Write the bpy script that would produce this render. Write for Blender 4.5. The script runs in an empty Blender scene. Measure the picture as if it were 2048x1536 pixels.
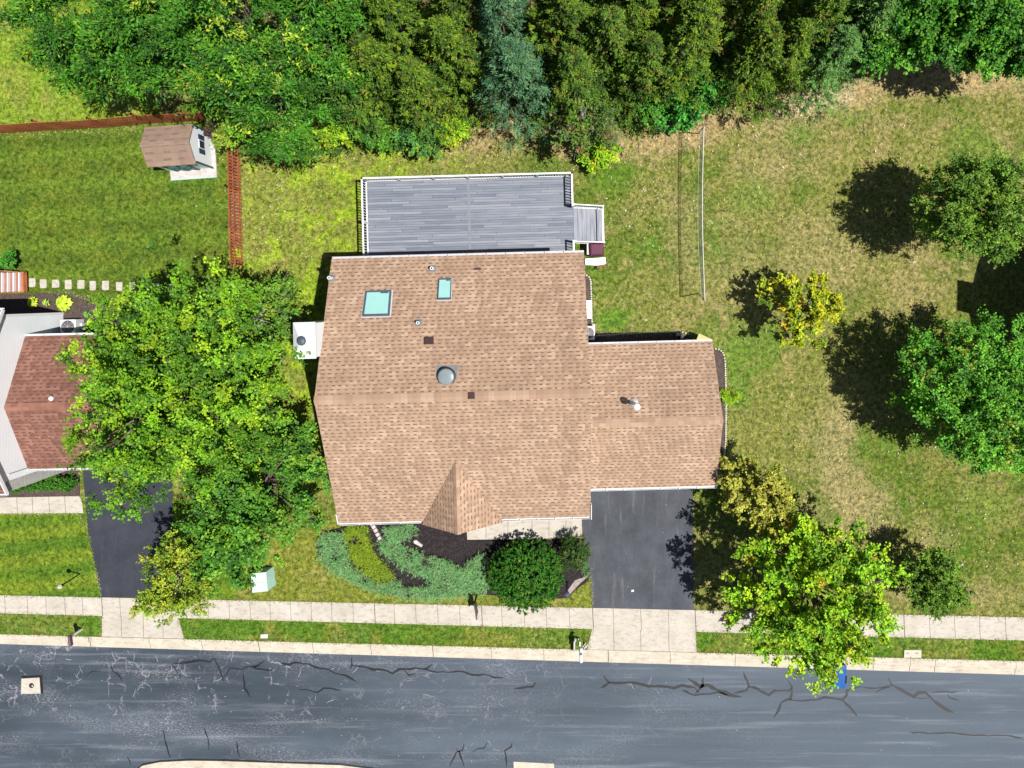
import bpy, bmesh, math, random
import numpy as np
from mathutils import Vector, Matrix
random.seed(7)
R = math.radians
scene = bpy.context.scene
COL = scene.collection

# ------------------------------------------------------------------ camera, light, exposure
H = 40.6            # height of the drone above the lawn, metres
F = 1400.0          # focal length in pixels of the 2048 px wide photograph
X0, Y0 = 1105.0, 590.0   # the point straight below the drone
cam_d = bpy.data.cameras.new("camera"); cam = bpy.data.objects.new("camera", cam_d); COL.objects.link(cam)
cam.location = (0, 0, H)
cam_d.sensor_width = 36.0; cam_d.lens = F / 2048.0 * 36.0
cam_d.shift_x = (1024 - X0) / 2048.0; cam_d.shift_y = -(768 - Y0) / 2048.0
cam_d.clip_end = 2000
scene.camera = cam

SUN = Vector((-0.415, 0.10, -1.0))          # direction the light travels
elev = math.atan2(1.0, math.hypot(SUN.x, SUN.y))
az = math.atan2(-SUN.x, -SUN.y)             # compass bearing of the sun from +Y towards +X
world = bpy.data.worlds.new("World"); scene.world = world; world.use_nodes = True
nt = world.node_tree; nt.nodes.clear()
sky = nt.nodes.new("ShaderNodeTexSky"); sky.sky_type = 'NISHITA'; sky.sun_disc = False
sky.sun_elevation = elev; sky.sun_rotation = az
bg = nt.nodes.new("ShaderNodeBackground"); bg.inputs[1].default_value = 0.05
wo = nt.nodes.new("ShaderNodeOutputWorld")
nt.links.new(sky.outputs[0], bg.inputs[0]); nt.links.new(bg.outputs[0], wo.inputs[0])
sd = bpy.data.lights.new("sun", 'SUN'); sd.energy = 5.0; sd.angle = R(0.53); sd.color = (1.0, 0.965, 0.90)
so = bpy.data.objects.new("sun", sd); COL.objects.link(so)
so.rotation_euler = SUN.to_track_quat('-Z', 'Y').to_euler(); so.location = (20, -5, 45)
scene.view_settings.view_transform = 'Standard'; scene.view_settings.look = 'None'
scene.view_settings.exposure = 0.42; scene.view_settings.gamma = 1.0
scene.cycles.max_bounces = 5; scene.cycles.diffuse_bounces = 1; scene.cycles.transmission_bounces = 2; scene.cycles.transparent_max_bounces = 8
scene.cycles.use_denoising = True

def P(px, py, z=0.0):
    s = (H - z) / F
    return Vector(((px - X0) * s, -(py - Y0) * s, z))

# ------------------------------------------------------------------ helpers
FR = {}     # frame (matrix) of each root
def frame(o): return FR.get(o.name, Matrix.Identity(4)) if o else Matrix.Identity(4)
def tag(o, label=None, cat=None, group=None, kind=None):
    if label: o["label"] = label
    if cat: o["category"] = cat
    if group: o["group"] = group
    if kind: o["kind"] = kind
    return o
def thing(name, loc, label, cat, group=None, rz=0.0):
    o = bpy.data.objects.new(name, None); COL.objects.link(o); o.empty_display_size = .3
    o.location = loc; o.rotation_euler = (0, 0, rz)
    FR[o.name] = Matrix.Translation(Vector(loc)) @ Matrix.Rotation(rz, 4, 'Z')
    return tag(o, label, cat, group)

class MB:
    def __init__(s): s.v = []; s.f = []; s.uv = {}; s.mi = {}
    def add(s, vs, fs):
        b = len(s.v); s.v += [tuple(v) for v in vs]; s.f += [tuple(i + b for i in f) for f in fs]; return s
    def box(s, a, b):
        x0, y0, z0 = a; x1, y1, z1 = b
        return s.add([(x0,y0,z0),(x1,y0,z0),(x1,y1,z0),(x0,y1,z0),(x0,y0,z1),(x1,y0,z1),(x1,y1,z1),(x0,y1,z1)],
                     [(0,3,2,1),(4,5,6,7),(0,1,5,4),(1,2,6,5),(2,3,7,6),(3,0,4,7)])
    def obox(s, c, sx, sy, z0, z1, rz=0, taper=1.0):
        vs = []
        for z, k in ((z0, 1.0), (z1, taper)):
            for dx, dy in ((-1,-1),(1,-1),(1,1),(-1,1)):
                x, y = dx*sx/2*k, dy*sy/2*k
                vs.append((c[0]+x*math.cos(rz)-y*math.sin(rz), c[1]+x*math.sin(rz)+y*math.cos(rz), z))
        return s.add(vs, [(0,3,2,1),(4,5,6,7),(0,1,5,4),(1,2,6,5),(2,3,7,6),(3,0,4,7)])
    def bar(s, a, b, w, h=None):
        a = Vector(a); b = Vector(b); h = h or w
        d = (b - a).normalized(); up = Vector((0,0,1)) if abs(d.z) < .95 else Vector((1,0,0))
        x = d.cross(up).normalized() * w/2; y = x.normalized().cross(d).normalized() * h/2
        vs = [a-x-y, a+x-y, a+x+y, a-x+y, b-x-y, b+x-y, b+x+y, b-x+y]
        return s.add(vs, [(0,3,2,1),(4,5,6,7),(0,1,5,4),(1,2,6,5),(2,3,7,6),(3,0,4,7)])
    def prism(s, pts, z0, z1):
        n = len(pts)
        vs = [(p[0],p[1],z0) for p in pts] + [(p[0],p[1],z1) for p in pts]
        fs = [tuple(range(n-1,-1,-1)), tuple(range(n, 2*n))] + [(i,(i+1)%n,(i+1)%n+n,i+n) for i in range(n)]
        a = sum(pts[i][0]*pts[(i+1)%n][1]-pts[(i+1)%n][0]*pts[i][1] for i in range(n))
        if a < 0: fs = [tuple(reversed(f)) for f in fs]
        return s.add(vs, fs)
    def sheet(s, pts, z):
        a = sum(pts[i][0]*pts[(i+1)%len(pts)][1]-pts[(i+1)%len(pts)][0]*pts[i][1] for i in range(len(pts)))
        f = tuple(range(len(pts)))
        return s.add([(p[0],p[1],z) for p in pts], [f if a > 0 else tuple(reversed(f))])
    def tube(s, pts, rad, n=8, cap=True):
        pts = [Vector(p) for p in pts]; k = len(pts)
        rads = rad if hasattr(rad, '__len__') else [rad]*k
        rings = []
        for i, p in enumerate(pts):
            d = (pts[min(i+1,k-1)] - pts[max(i-1,0)]).normalized()
            up = Vector((0,0,1)) if abs(d.z) < .9 else Vector((1,0,0))
            x = d.cross(up).normalized(); y = d.cross(x).normalized()
            rings.append([p + (x*math.cos(2*math.pi*j/n) + y*math.sin(2*math.pi*j/n))*rads[i] for j in range(n)])
        vs = [v for r in rings for v in r]; fs = []
        for i in range(k-1):
            for j in range(n):
                fs.append((i*n+j, i*n+(j+1)%n, (i+1)*n+(j+1)%n, (i+1)*n+j))
        if cap: fs += [tuple(range(n-1,-1,-1)), tuple(range((k-1)*n, k*n))]
        return s.add(vs, fs)
    def lathe(s, c, prof, n=20):      # prof: (radius, z)
        vs = []; fs = []; k = len(prof)
        for r, z in prof:
            for j in range(n):
                a = 2*math.pi*j/n; vs.append((c[0]+r*math.cos(a), c[1]+r*math.sin(a), c[2]+z))
        for i in range(k-1):
            for j in range(n): fs.append((i*n+j, i*n+(j+1)%n, (i+1)*n+(j+1)%n, (i+1)*n+j))
        fs += [tuple(range(n-1,-1,-1)), tuple(range((k-1)*n, k*n))]
        return s.add(vs, fs)
    def slab(s, q, t, u, vdir):      # roof plane: quad/tri q, thickness t, uv in metres along u and vdir
        q = [Vector(p) for p in q]; n = len(q)
        b = len(s.f)
        low = [p - Vector((0,0,t)) for p in q]
        fs = [tuple(range(n)), tuple(range(2*n-1, n-1, -1))] + [(i, i+n, (i+1)%n+n, (i+1)%n) for i in range(n)]
        nrm = (q[1]-q[0]).cross(q[2]-q[0])
        if nrm.z < 0: fs = [tuple(reversed(f)) for f in fs]
        s.add(q + low, fs)
        s.uv[b] = (Vector(u).normalized(), Vector(vdir).normalized())
        return s
    def build(s, name, mat, parent=None, local=False, smooth=False, bevel=0.0):
        m = bpy.data.meshes.new(name)
        M = frame(parent).inverted() if (parent is not None and not local) else Matrix.Identity(4)
        vs = [M @ Vector(v) for v in s.v]
        m.from_pydata([tuple(v) for v in vs], [], s.f)
        if s.uv:
            ul = m.uv_layers.new(name="UVMap")
            for fi, (u, vd) in s.uv.items():
                p = m.polygons[fi]
                for li in p.loop_indices:
                    co = Vector(s.v[m.loops[li].vertex_index])
                    ul.data[li].uv = (co.dot(u), co.dot(vd))
        m.materials.append(mat)
        o = bpy.data.objects.new(name, m); COL.objects.link(o)
        if parent is not None:
            o.parent = parent; FR[o.name] = frame(parent)
        if smooth:
            for p in m.polygons: p.use_smooth = True
        if bevel:
            md = o.modifiers.new("bevel", 'BEVEL'); md.width = bevel; md.segments = 2; md.limit_method = 'ANGLE'
        return o

def px_poly(pts, z=0.0): return [tuple(P(x, y, z))[:2] for x, y in pts]

# ------------------------------------------------------------------ materials
class NB:
    def __init__(s, name, rough=.8, spec=.3):
        s.m = bpy.data.materials.new(name); s.m.use_nodes = True; s.t = s.m.node_tree
        s.b = s.t.nodes["Principled BSDF"]; s.b.inputs["Roughness"].default_value = rough
        s.b.inputs["Specular IOR Level"].default_value = spec
    def n(s, typ, **kw):
        nd = s.t.nodes.new(typ)
        for k, v in kw.items(): setattr(nd, k, v)
        return nd
    def l(s, a, b): s.t.links.new(a, b)
    def val(s, x, inp):
        if isinstance(x, (int, float)): inp.default_value = x
        elif isinstance(x, (tuple, list)): inp.default_value = tuple(x) if len(x) == 4 or inp.type == 'VECTOR' else tuple(x)+(1,)
        else: s.l(x, inp)
    def math(s, op, a, b=0.0, c=0.0, clamp=False):
        nd = s.n("ShaderNodeMath", operation=op, use_clamp=clamp)
        s.val(a, nd.inputs[0]); s.val(b, nd.inputs[1]); s.val(c, nd.inputs[2]); return nd.outputs[0]
    def mix(s, fac, a, b, blend='MIX'):
        nd = s.n("ShaderNodeMix", data_type='RGBA', blend_type=blend)
        s.val(fac, nd.inputs[0]); s.val(a, nd.inputs[6]); s.val(b, nd.inputs[7]); return nd.outputs[2]
    def noise(s, scale, vec=None, detail=3, rough=.55, dist=0.0):
        nd = s.n("ShaderNodeTexNoise"); nd.inputs["Scale"].default_value = scale
        nd.inputs["Detail"].default_value = detail; nd.inputs["Roughness"].default_value = rough
        nd.inputs["Distortion"].default_value = dist
        s.l(vec if vec is not None else s.pos(), nd.inputs["Vector"]); return nd.outputs["Fac"]
    def pos(s):
        if not hasattr(s, '_p'): s._p = s.n("ShaderNodeTexCoord").outputs["Object"]
        return s._p
    def mapped(s, scale, rot=(0,0,0), src=None):
        nd = s.n("ShaderNodeMapping"); nd.inputs["Scale"].default_value = scale; nd.inputs["Rotation"].default_value = rot
        s.l(src if src is not None else s.pos(), nd.inputs["Vector"]); return nd.outputs[0]
    def ramp(s, fac, stops):
        nd = s.n("ShaderNodeValToRGB"); e = nd.color_ramp.elements
        while len(e) < len(stops): e.new(.5)
        for i, (p, c) in enumerate(stops):
            e[i].position = p; e[i].color = (c, c, c, 1) if isinstance(c, (int, float)) else tuple(c)+(1,)
        s.val(fac, nd.inputs[0]); return nd.outputs[0]
    def bump(s, h, strength=.3, dist=.02):
        nd = s.n("ShaderNodeBump"); nd.inputs["Strength"].default_value = strength; nd.inputs["Distance"].default_value = dist
        s.l(h, nd.inputs["Height"]); s.l(nd.outputs[0], s.b.inputs["Normal"])
    def color(s, c): s.val(c, s.b.inputs["Base Color"]); return s.m

def lin(r, g, b):
    f = lambda c: (c/255/12.92) if c/255 <= .04045 else ((c/255+.055)/1.055)**2.4
    return (f(r), f(g), f(b))

def paint(name, col, rough=.5, var=.12, spec=.3, metal=0.0, nscale=3.0):
    k = NB(name, rough, spec); k.b.inputs["Metallic"].default_value = metal
    n1 = k.noise(nscale); n2 = k.noise(nscale*9)
    f = k.math('ADD', k.math('MULTIPLY', n1, .6), k.math('MULTIPLY', n2, .4))
    lo = tuple(c*(1-var*1.6) for c in col); hi = tuple(min(1, c*(1+var)) for c in col)
    return k.color(k.mix(k.ramp(f, [(.3, 0.0), (.7, 1.0)]), lo, hi))

def shingle(name, cols, dark, cap=False, cu=.32, cv=.195):
    k = NB(name, .95, .12)
    uv = k.n("ShaderNodeTexCoord").outputs["UV"]
    sp = k.n("ShaderNodeSeparateXYZ"); k.l(uv, sp.inputs[0])
    v = k.math('DIVIDE', sp.outputs[1], cv); row = k.math('FLOOR', v); fv = k.math('FRACT', v)
    wn = k.n("ShaderNodeTexWhiteNoise", noise_dimensions='1D'); k.l(row, wn.inputs["W"])
    u = k.math('ADD', k.math('DIVIDE', sp.outputs[0], cu), k.math('MULTIPLY', wn.outputs["Value"], 7.3))
    nb = k.noise(1.3, uv)
    u = k.math('ADD', u, k.math('MULTIPLY', k.noise(.8, uv, 1), .9))
    cell = k.math('FLOOR', u); fu = k.math('FRACT', u)
    cb = k.n("ShaderNodeCombineXYZ"); k.l(cell, cb.inputs[0]); k.l(row, cb.inputs[1])
    w2 = k.n("ShaderNodeTexWhiteNoise", noise_dimensions='2D'); k.l(cb.outputs[0], w2.inputs["Vector"])
    rnd = w2.outputs["Value"]
    sp2 = k.n("ShaderNodeSeparateColor"); k.l(w2.outputs["Color"], sp2.inputs[0])
    r2 = sp2.outputs[1]
    base = k.ramp(rnd, [(0, cols[0]), (.35, cols[1]), (.7, cols[2]), (1, cols[3])])
    if not cap:
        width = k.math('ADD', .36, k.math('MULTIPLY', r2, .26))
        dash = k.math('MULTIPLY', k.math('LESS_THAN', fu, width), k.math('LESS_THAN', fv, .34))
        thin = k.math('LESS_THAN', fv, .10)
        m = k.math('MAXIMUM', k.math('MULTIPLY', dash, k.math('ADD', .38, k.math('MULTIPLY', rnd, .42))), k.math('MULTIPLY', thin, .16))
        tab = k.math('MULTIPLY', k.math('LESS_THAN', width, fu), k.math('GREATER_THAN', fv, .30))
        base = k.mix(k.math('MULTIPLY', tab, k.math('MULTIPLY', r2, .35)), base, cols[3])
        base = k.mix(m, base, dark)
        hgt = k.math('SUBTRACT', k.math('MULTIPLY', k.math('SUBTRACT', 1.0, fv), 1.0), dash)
    else:
        edge = k.math('LESS_THAN', fu, .06)
        base = k.mix(k.math('MULTIPLY', edge, .35), base, dark); hgt = fu
    st = k.mix(1.0, k.ramp(k.noise(.45, uv, 5, .6), [(.35, .90), (.65, 1.06)]), k.ramp(k.noise(1.0, k.mapped((1.9, .16, 1), (0, 0, 0), uv), 4, .65), [(.32, .90), (.6, 1.03)]), 'MULTIPLY')
    base = k.mix(1.0, base, st, 'MULTIPLY')
    gr = k.ramp(k.noise(38, uv, 2), [(.3, .86), (.7, 1.1)])
    base = k.mix(1.0, base, gr, 'MULTIPLY')
    k.bump(hgt, .5, .012)
    return k.color(base)

def foliage(name):
    k = NB(name, .55, .28)
    a = k.n("ShaderNodeAttribute"); a.attribute_name = "Col"
    k.color(a.outputs["Color"])
    tr = k.n("ShaderNodeBsdfTranslucent")
    g = k.mix(1.0, a.outputs["Color"], (1.05, 1.15, .55), 'MULTIPLY'); k.l(g, tr.inputs[0])
    ms = k.n("ShaderNodeMixShader"); ms.inputs[0].default_value = .22
    k.l(k.b.outputs[0], ms.inputs[1]); k.l(tr.outputs[0], ms.inputs[2])
    k.l(ms.outputs[0], k.t.nodes["Material Output"].inputs[0])
    return k.m

M = {}
M['leaf'] = foliage("leaf")
M['bark'] = paint("bark", (.16, .13, .10), .9, .35, .1)
M['bark_grey'] = paint("bark_grey", (.34, .31, .28), .9, .3, .1)
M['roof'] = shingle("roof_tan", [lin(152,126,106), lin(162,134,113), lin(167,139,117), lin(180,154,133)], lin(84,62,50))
M['roof_cap'] = shingle("roof_tan_cap", [lin(157,129,109), lin(164,136,115), lin(169,141,120), lin(177,150,130)], lin(134,108,90), True, .31, 5.0)
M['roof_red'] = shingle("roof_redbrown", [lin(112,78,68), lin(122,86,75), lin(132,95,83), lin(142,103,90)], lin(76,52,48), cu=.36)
M['roof_red_cap'] = shingle("roof_redbrown_cap", [lin(128,88,76), lin(136,95,82), lin(143,101,88), lin(148,106,92)], lin(108,70,60), True, .31, 5.0)
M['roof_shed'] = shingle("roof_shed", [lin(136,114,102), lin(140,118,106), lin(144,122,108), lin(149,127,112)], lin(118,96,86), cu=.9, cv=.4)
M['white'] = paint("white_trim", (.72, .72, .74), .45, .05)
M['white_metal'] = paint("white_metal", (.60, .62, .66), .38, .06, .5)
M['gutter'] = paint("gutter_grey", (.50, .48, .50), .4, .10, .5)
M['dark'] = paint("dark_metal", (.022, .022, .026), .45, .2, .4)
M['slate'] = paint("slate_frame", (.075, .095, .12), .45, .15)
M['brownvent'] = paint("brown_vent", (.045, .022, .024), .6, .2)
M['green_trim'] = paint("green_trim", (.02, .11, .10), .5, .15)
M['navy'] = paint("navy_shutter", (.03, .06, .11), .5, .15)
M['redwood'] = paint("redwood_stain", (.46, .140, .065), .8, .35, .15, nscale=1.4)
M['redwood_pale'] = paint("redwood_pale", (.36, .155, .11), .8, .2, .15)
M['mint'] = paint("mint_paint", (.50, .66, .60), .5, .07)
M['mint_side'] = paint("mint_side", (.36, .56, .50), .5, .10)
M['maroon'] = paint("maroon_cover", (.10, .022, .050), .6, .25, .3)
M['yellow_board'] = paint("pale_yellow_board", (.62, .50, .22), .6, .10)
M['blue_plastic'] = paint("blue_plastic", (.02, .10, .32), .18, .15, .6)
M['brown_box'] = paint("brown_mailbox", (.085, .035, .055), .45, .2)
M['rock'] = paint("pale_rock", (.52, .48, .46), .9, .25, .1)
M['edging'] = paint("edging_block", (.62, .57, .50), .8, .25, .1, nscale=8)
M['stone'] = paint("stepping_stone", (.46, .42, .36), .9, .22, .1, nscale=6)
M['tan_siding'] = paint("tan_siding", (.50, .46, .38), .7, .06)
M['glassdome'] = paint("grey_dome", (.20, .24, .25), .25, .1, .5)
def glass(name, col, rough=.12):
    k = NB(name, rough, .6)
    return k.color(k.mix(k.ramp(k.noise(1.5, None, 2), [(.3, 0.0), (.7, 1.0)]), tuple(c*.93 for c in col), col))
M['pipe_flash'] = paint('pipe_flashing', (.20,.21,.22), .5, .2)
M['skylight'] = glass("skylight_glass", (.30, .56, .52), .22)
M['window'] = glass("window_glass", (.03, .05, .07), .05)

k = NB("white_siding", .6, .25)           # clapboards
sp = k.n("ShaderNodeSeparateXYZ"); k.l(k.pos(), sp.inputs[0])
fr = k.math('FRACT', k.math('DIVIDE', sp.outputs[2], .19))
ln = k.math('LESS_THAN', fr, .13)
c = k.mix(k.math('MULTIPLY', ln, .22), k.mix(k.ramp(k.noise(.9, None, 4), [(.3, 0.0), (.7, 1.0)]), (.85,.89,.94), (.90,.93,.96)), (.62,.66,.72))
k.bump(fr, .6, .015); M['siding'] = k.color(c)

k = NB("deck_board", .55, .3)
uv = k.pos(); sp = k.n("ShaderNodeSeparateXYZ"); k.l(uv, sp.inputs[0])
rowv = k.math('DIVIDE', sp.outputs[1], .145); row = k.math('FLOOR', rowv); fv = k.math('FRACT', rowv)
wn = k.n("ShaderNodeTexWhiteNoise", noise_dimensions='1D'); k.l(row, wn.inputs["W"])
ux = k.math('ADD', k.math('DIVIDE', sp.outputs[0], 3.6), k.math('MULTIPLY', wn.outputs[0], 5.0))
cb = k.n("ShaderNodeCombineXYZ"); k.l(k.math('FLOOR', ux), cb.inputs[0]); k.l(row, cb.inputs[1])
w2 = k.n("ShaderNodeTexWhiteNoise", noise_dimensions='2D'); k.l(cb.outputs[0], w2.inputs["Vector"])
col = k.ramp(w2.outputs["Value"], [(0, lin(104,111,122)), (.3, lin(117,122,132)), (.65, lin(125,129,138)), (1, lin(139,141,148))])
stn = k.noise(1.0, k.mapped((.9, 7, 1)), 4, .6)
col = k.mix(1.0, col, k.ramp(stn, [(.3, (.74,.80,.86)), (.7, (1.08,1.06,1.08))]), 'MULTIPLY')
gap = k.math('MAXIMUM', k.math('LESS_THAN', fv, .13), k.math('LESS_THAN', k.math('FRACT', ux), .006))
col = k.mix(k.math('MULTIPLY', gap, .75), col, (.03,.032,.045)); M['deck'] = k.color(col)
k = NB("tread_board", .55, .3)
col = k.mix(k.ramp(k.noise(1.0, k.mapped((7, .9, 1)), 4), [(.3, 0.0), (.7, 1.0)]), lin(112,118,132), lin(150,152,160)); M['tread'] = k.color(col)

M['seam'] = paint('seam_board', lin(118,122,130), .55, .1)
def concrete(name, c0, c1, scale=.7):
    k = NB(name, .9, .2)
    f = k.noise(scale, None, 6, .65); f2 = k.noise(40, None, 2); f3 = k.noise(2.6, k.mapped((1, 2.2, 1)), 5, .7)
    c = k.mix(k.ramp(f, [(.3, 0.0), (.68, 1.0)]), c0, c1)
    c = k.mix(1.0, c, k.ramp(f2, [(.25, .90), (.75, 1.06)]), 'MULTIPLY')
    c = k.mix(1.0, c, k.ramp(f3, [(.30, .70), (.50, 1.0)]), 'MULTIPLY')
    k.bump(f2, .15, .004); return k.color(c)
M['concrete'] = concrete("concrete", lin(170,162,150), lin(190,182,172))
M['kerb'] = concrete("kerb_concrete", lin(176,166,150), lin(196,187,172), 1.2)
M['joint'] = paint("joint", (.14, .12, .10), .95, .3, .1)
M['mulch'] = None
k = NB("mulch", .95, .1)
c = k.ramp(k.noise(11, None, 5, .75), [(.30, (.010,.008,.009)), (.52, (.030,.024,.026)), (.72, (.075,.058,.055)), (.85, (.17,.13,.11))])
k.bump(k.noise(14, None, 4), .9, .05); M['mulch'] = k.color(c)
k = NB("mulch_brown", .95, .1)
c = k.ramp(k.noise(11, None, 5, .75), [(.30, (.035,.027,.024)), (.52, (.085,.064,.055)), (.75, (.16,.125,.105)), (.88, (.30,.25,.2))])
k.bump(k.noise(14, None, 4), .9, .05); M['mulch_brown'] = k.color(c)
k = NB("pebble_bed", .9, .2)
vo = k.n("ShaderNodeTexVoronoi"); vo.inputs["Scale"].default_value = 8; k.l(k.pos(), vo.inputs["Vector"])
c = k.ramp(vo.outputs["Distance"], [(0, (.42,.33,.27)), (.5, (.30,.22,.18)), (.75, (.06,.05,.045))])
sc = k.n("ShaderNodeSeparateColor"); k.l(vo.outputs["Color"], sc.inputs[0])
c = k.mix(1.0, c, k.ramp(sc.outputs[0], [(0, .5), (1, 1.35)]), 'MULTIPLY'); k.bump(vo.outputs["Distance"], -.8, .04); M['pebble'] = k.color(c)

# asphalt road: blue grey, streaked along x, with pale crack webs towards the left
k = NB("road_asphalt", .82, .3)
big = k.noise(.16, k.mapped((.5, 1.6, 1)), 5, .6)
c = k.ramp(big, [(.32, lin(48,57,66)), (.5, lin(58,67,77)), (.68, lin(73,82,93))])
sp = k.n("ShaderNodeSeparateXYZ"); k.l(k.pos(), sp.inputs[0])
rightness = k.ramp(k.math('DIVIDE', k.math('ADD', sp.outputs[0], 30), 60), [(.2, 0.0), (.75, 1.0)])
c = k.mix(k.math('MULTIPLY', rightness, .55), c, lin(92,102,114))
lane = k.noise(1.0, k.mapped((.015, .42, 1), (0, 0, R(-1.7))), 3, .6)
c = k.mix(1.0, c, k.ramp(lane, [(.35, (.78,.79,.80)), (.65, (1.16,1.16,1.15))]), 'MULTIPLY')
stk = k.noise(1.0, k.mapped((.12, 2.6, 1), (0, 0, R(-1.7))), 5, .65)
c = k.mix(k.ramp(stk, [(.54, 0.0), (.72, .5)]), c, lin(124,129,137))
scuff = k.math('MULTIPLY', k.ramp(k.noise(.33, k.mapped((.6, 1.5, 1)), 4, .6), [(.46, 0.0), (.62, 1.0)]), k.ramp(k.noise(7, k.mapped((1, 2.5, 1)), 5, .8), [(.5, 0.0), (.68, .6)]))
scuff = k.math('MULTIPLY', scuff, k.math('SUBTRACT', 1.15, rightness))
c = k.mix(scuff, c, lin(168,166,172))
wob = k.n("ShaderNodeTexNoise"); wob.inputs["Scale"].default_value = 1.6; wob.inputs["Detail"].default_value = 4; k.l(k.pos(), wob.inputs["Vector"])
va = k.n("ShaderNodeVectorMath", operation='ADD'); k.l(k.pos(), va.inputs[0])
vs_ = k.n("ShaderNodeVectorMath", operation='SCALE'); k.l(wob.outputs["Color"], vs_.inputs[0]); vs_.inputs["Scale"].default_value = 1.1; k.l(vs_.outputs[0], va.inputs[1])
vor = k.n("ShaderNodeTexVoronoi", feature='DISTANCE_TO_EDGE'); vor.inputs["Scale"].default_value = .95; k.l(va.outputs[0], vor.inputs["Vector"])
web = k.ramp(vor.outputs["Distance"], [(.012, 1.0), (.045, 0.0)])
msk = k.ramp(k.noise(.42, None, 3), [(.50, 0.0), (.60, 1.0)])
ym = k.ramp(k.math('DIVIDE', k.math('ADD', sp.outputs[1], 28), 10), [(.15, .25), (.45, 1.0)])
webm = k.math('MULTIPLY', k.math('MULTIPLY', web, msk), k.math('MULTIPLY', ym, k.math('SUBTRACT', 1.0, rightness)))
webm = k.math('MULTIPLY', webm, k.ramp(k.noise(3.2, None, 3), [(.42, 0.0), (.55, .9)]))
c = k.mix(k.math('MULTIPLY', webm, .55), c, lin(170,166,172))
gr = k.noise(22, None, 4, .8); c = k.mix(1.0, c, k.ramp(gr, [(.3, .72), (.7, 1.28)]), 'MULTIPLY')
wn = k.n("ShaderNodeTexVoronoi"); wn.inputs["Scale"].default_value = 1.5; k.l(k.pos(), wn.inputs["Vector"])
c = k.mix(k.math('MULTIPLY', k.math('LESS_THAN', wn.outputs["Distance"], .035), .8), c, lin(190,190,190))
k.bump(gr, .25, .006); M['road'] = k.color(c)
def asphalt(name, a, b, hi):
    k = NB(name, .8, .3)
    c = k.mix(k.ramp(k.noise(.5, k.mapped((1.6, .7, 1)), 5, .65), [(.3, 0.0), (.7, 1.0)]), a, b)
    st = k.noise(1.0, k.mapped((2.4, .22, 1)), 6, .7)
    c = k.mix(k.ramp(st, [(.57, 0.0), (.78, .42)]), c, hi)
    sc = k.math('MULTIPLY', k.ramp(k.noise(1.1, None, 3), [(.5, 0.0), (.65, 1.0)]), k.ramp(k.noise(9, k.mapped((1.6,.9,1)), 5, .8), [(.55, 0.0), (.72, .45)]))
    c = k.mix(sc, c, hi)
    bl = k.noise(.9, None, 5, .7); c = k.mix(1.0, c, k.ramp(bl, [(.32, .80), (.66, 1.14)]), 'MULTIPLY')
    gr = k.noise(22, None, 4, .8); c = k.mix(1.0, c, k.ramp(gr, [(.3, .78), (.7, 1.22)]), 'MULTIPLY')
    vo = k.n("ShaderNodeTexVoronoi"); vo.inputs["Scale"].default_value = 1.2; k.l(k.pos(), vo.inputs["Vector"])
    c = k.mix(k.math('MULTIPLY', k.math('LESS_THAN', vo.outputs["Distance"], .03), .8), c, lin(180,176,172))
    k.bump(gr, .2, .005); return k.color(c)
M['drive'] = asphalt("driveway_asphalt", lin(60,63,70), lin(77,79,87), lin(138,136,138))
M['drive_new'] = asphalt("driveway_fresh", lin(44,47,56), lin(56,59,68), lin(82,84,92))
M['sealant'] = paint("crack_sealant", (.012, .011, .014), .55, .3, .4)

# lawn: base colour from the painted patches of the sheet, broken up into blades and tufts
k = NB("lawn", .95, .05)
a = k.n("ShaderNodeAttribute"); a.attribute_name = "Col"
al = k.n("ShaderNodeAttribute"); al.attribute_name = "Dry"
f1 = k.noise(4.2, None, 6, .80, .5); f2 = k.noise(1.3, None, 5, .70, 1.2); f3 = k.noise(10, None, 4, .85, 1.5); f4 = k.noise(3.0, k.mapped((1.3, 1, 1), (0, 0, .8)), 6, .82, 1.0)
c = a.outputs["Color"]; dryf = al.outputs["Fac"]
c = k.mix(k.math('MULTIPLY', k.ramp(f2, [(.49, 0.0), (.60, .75)]), k.math('SUBTRACT', 1.15, dryf)), c, k.mix(.55, c, (.055,.125,.014)))
c = k.mix(k.math('MULTIPLY', k.ramp(f4, [(.50, 0.0), (.60, 1.0)]), k.math('MULTIPLY', dryf, .85)), c, (.46,.37,.20))
c = k.mix(k.math('MULTIPLY', k.ramp(f4, [(.38, 1.0), (.47, 0.0)]), .6), c, (.075,.100,.018))
c = k.mix(1.0, c, k.ramp(f1, [(.38, (.34,.42,.34)), (.5, (1.0,1.0,1.0)), (.62, (1.6,1.5,1.35))]), 'MULTIPLY')
c = k.mix(1.0, c, k.ramp(f3, [(.38, (.55,.60,.50)), (.52, (1.0,1.0,1.0)), (.66, (1.25,1.2,1.1))]), 'MULTIPLY')
k.bump(k.math('ADD', f1, f3), 1.0, .09); M['lawn'] = k.color(c)

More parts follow.
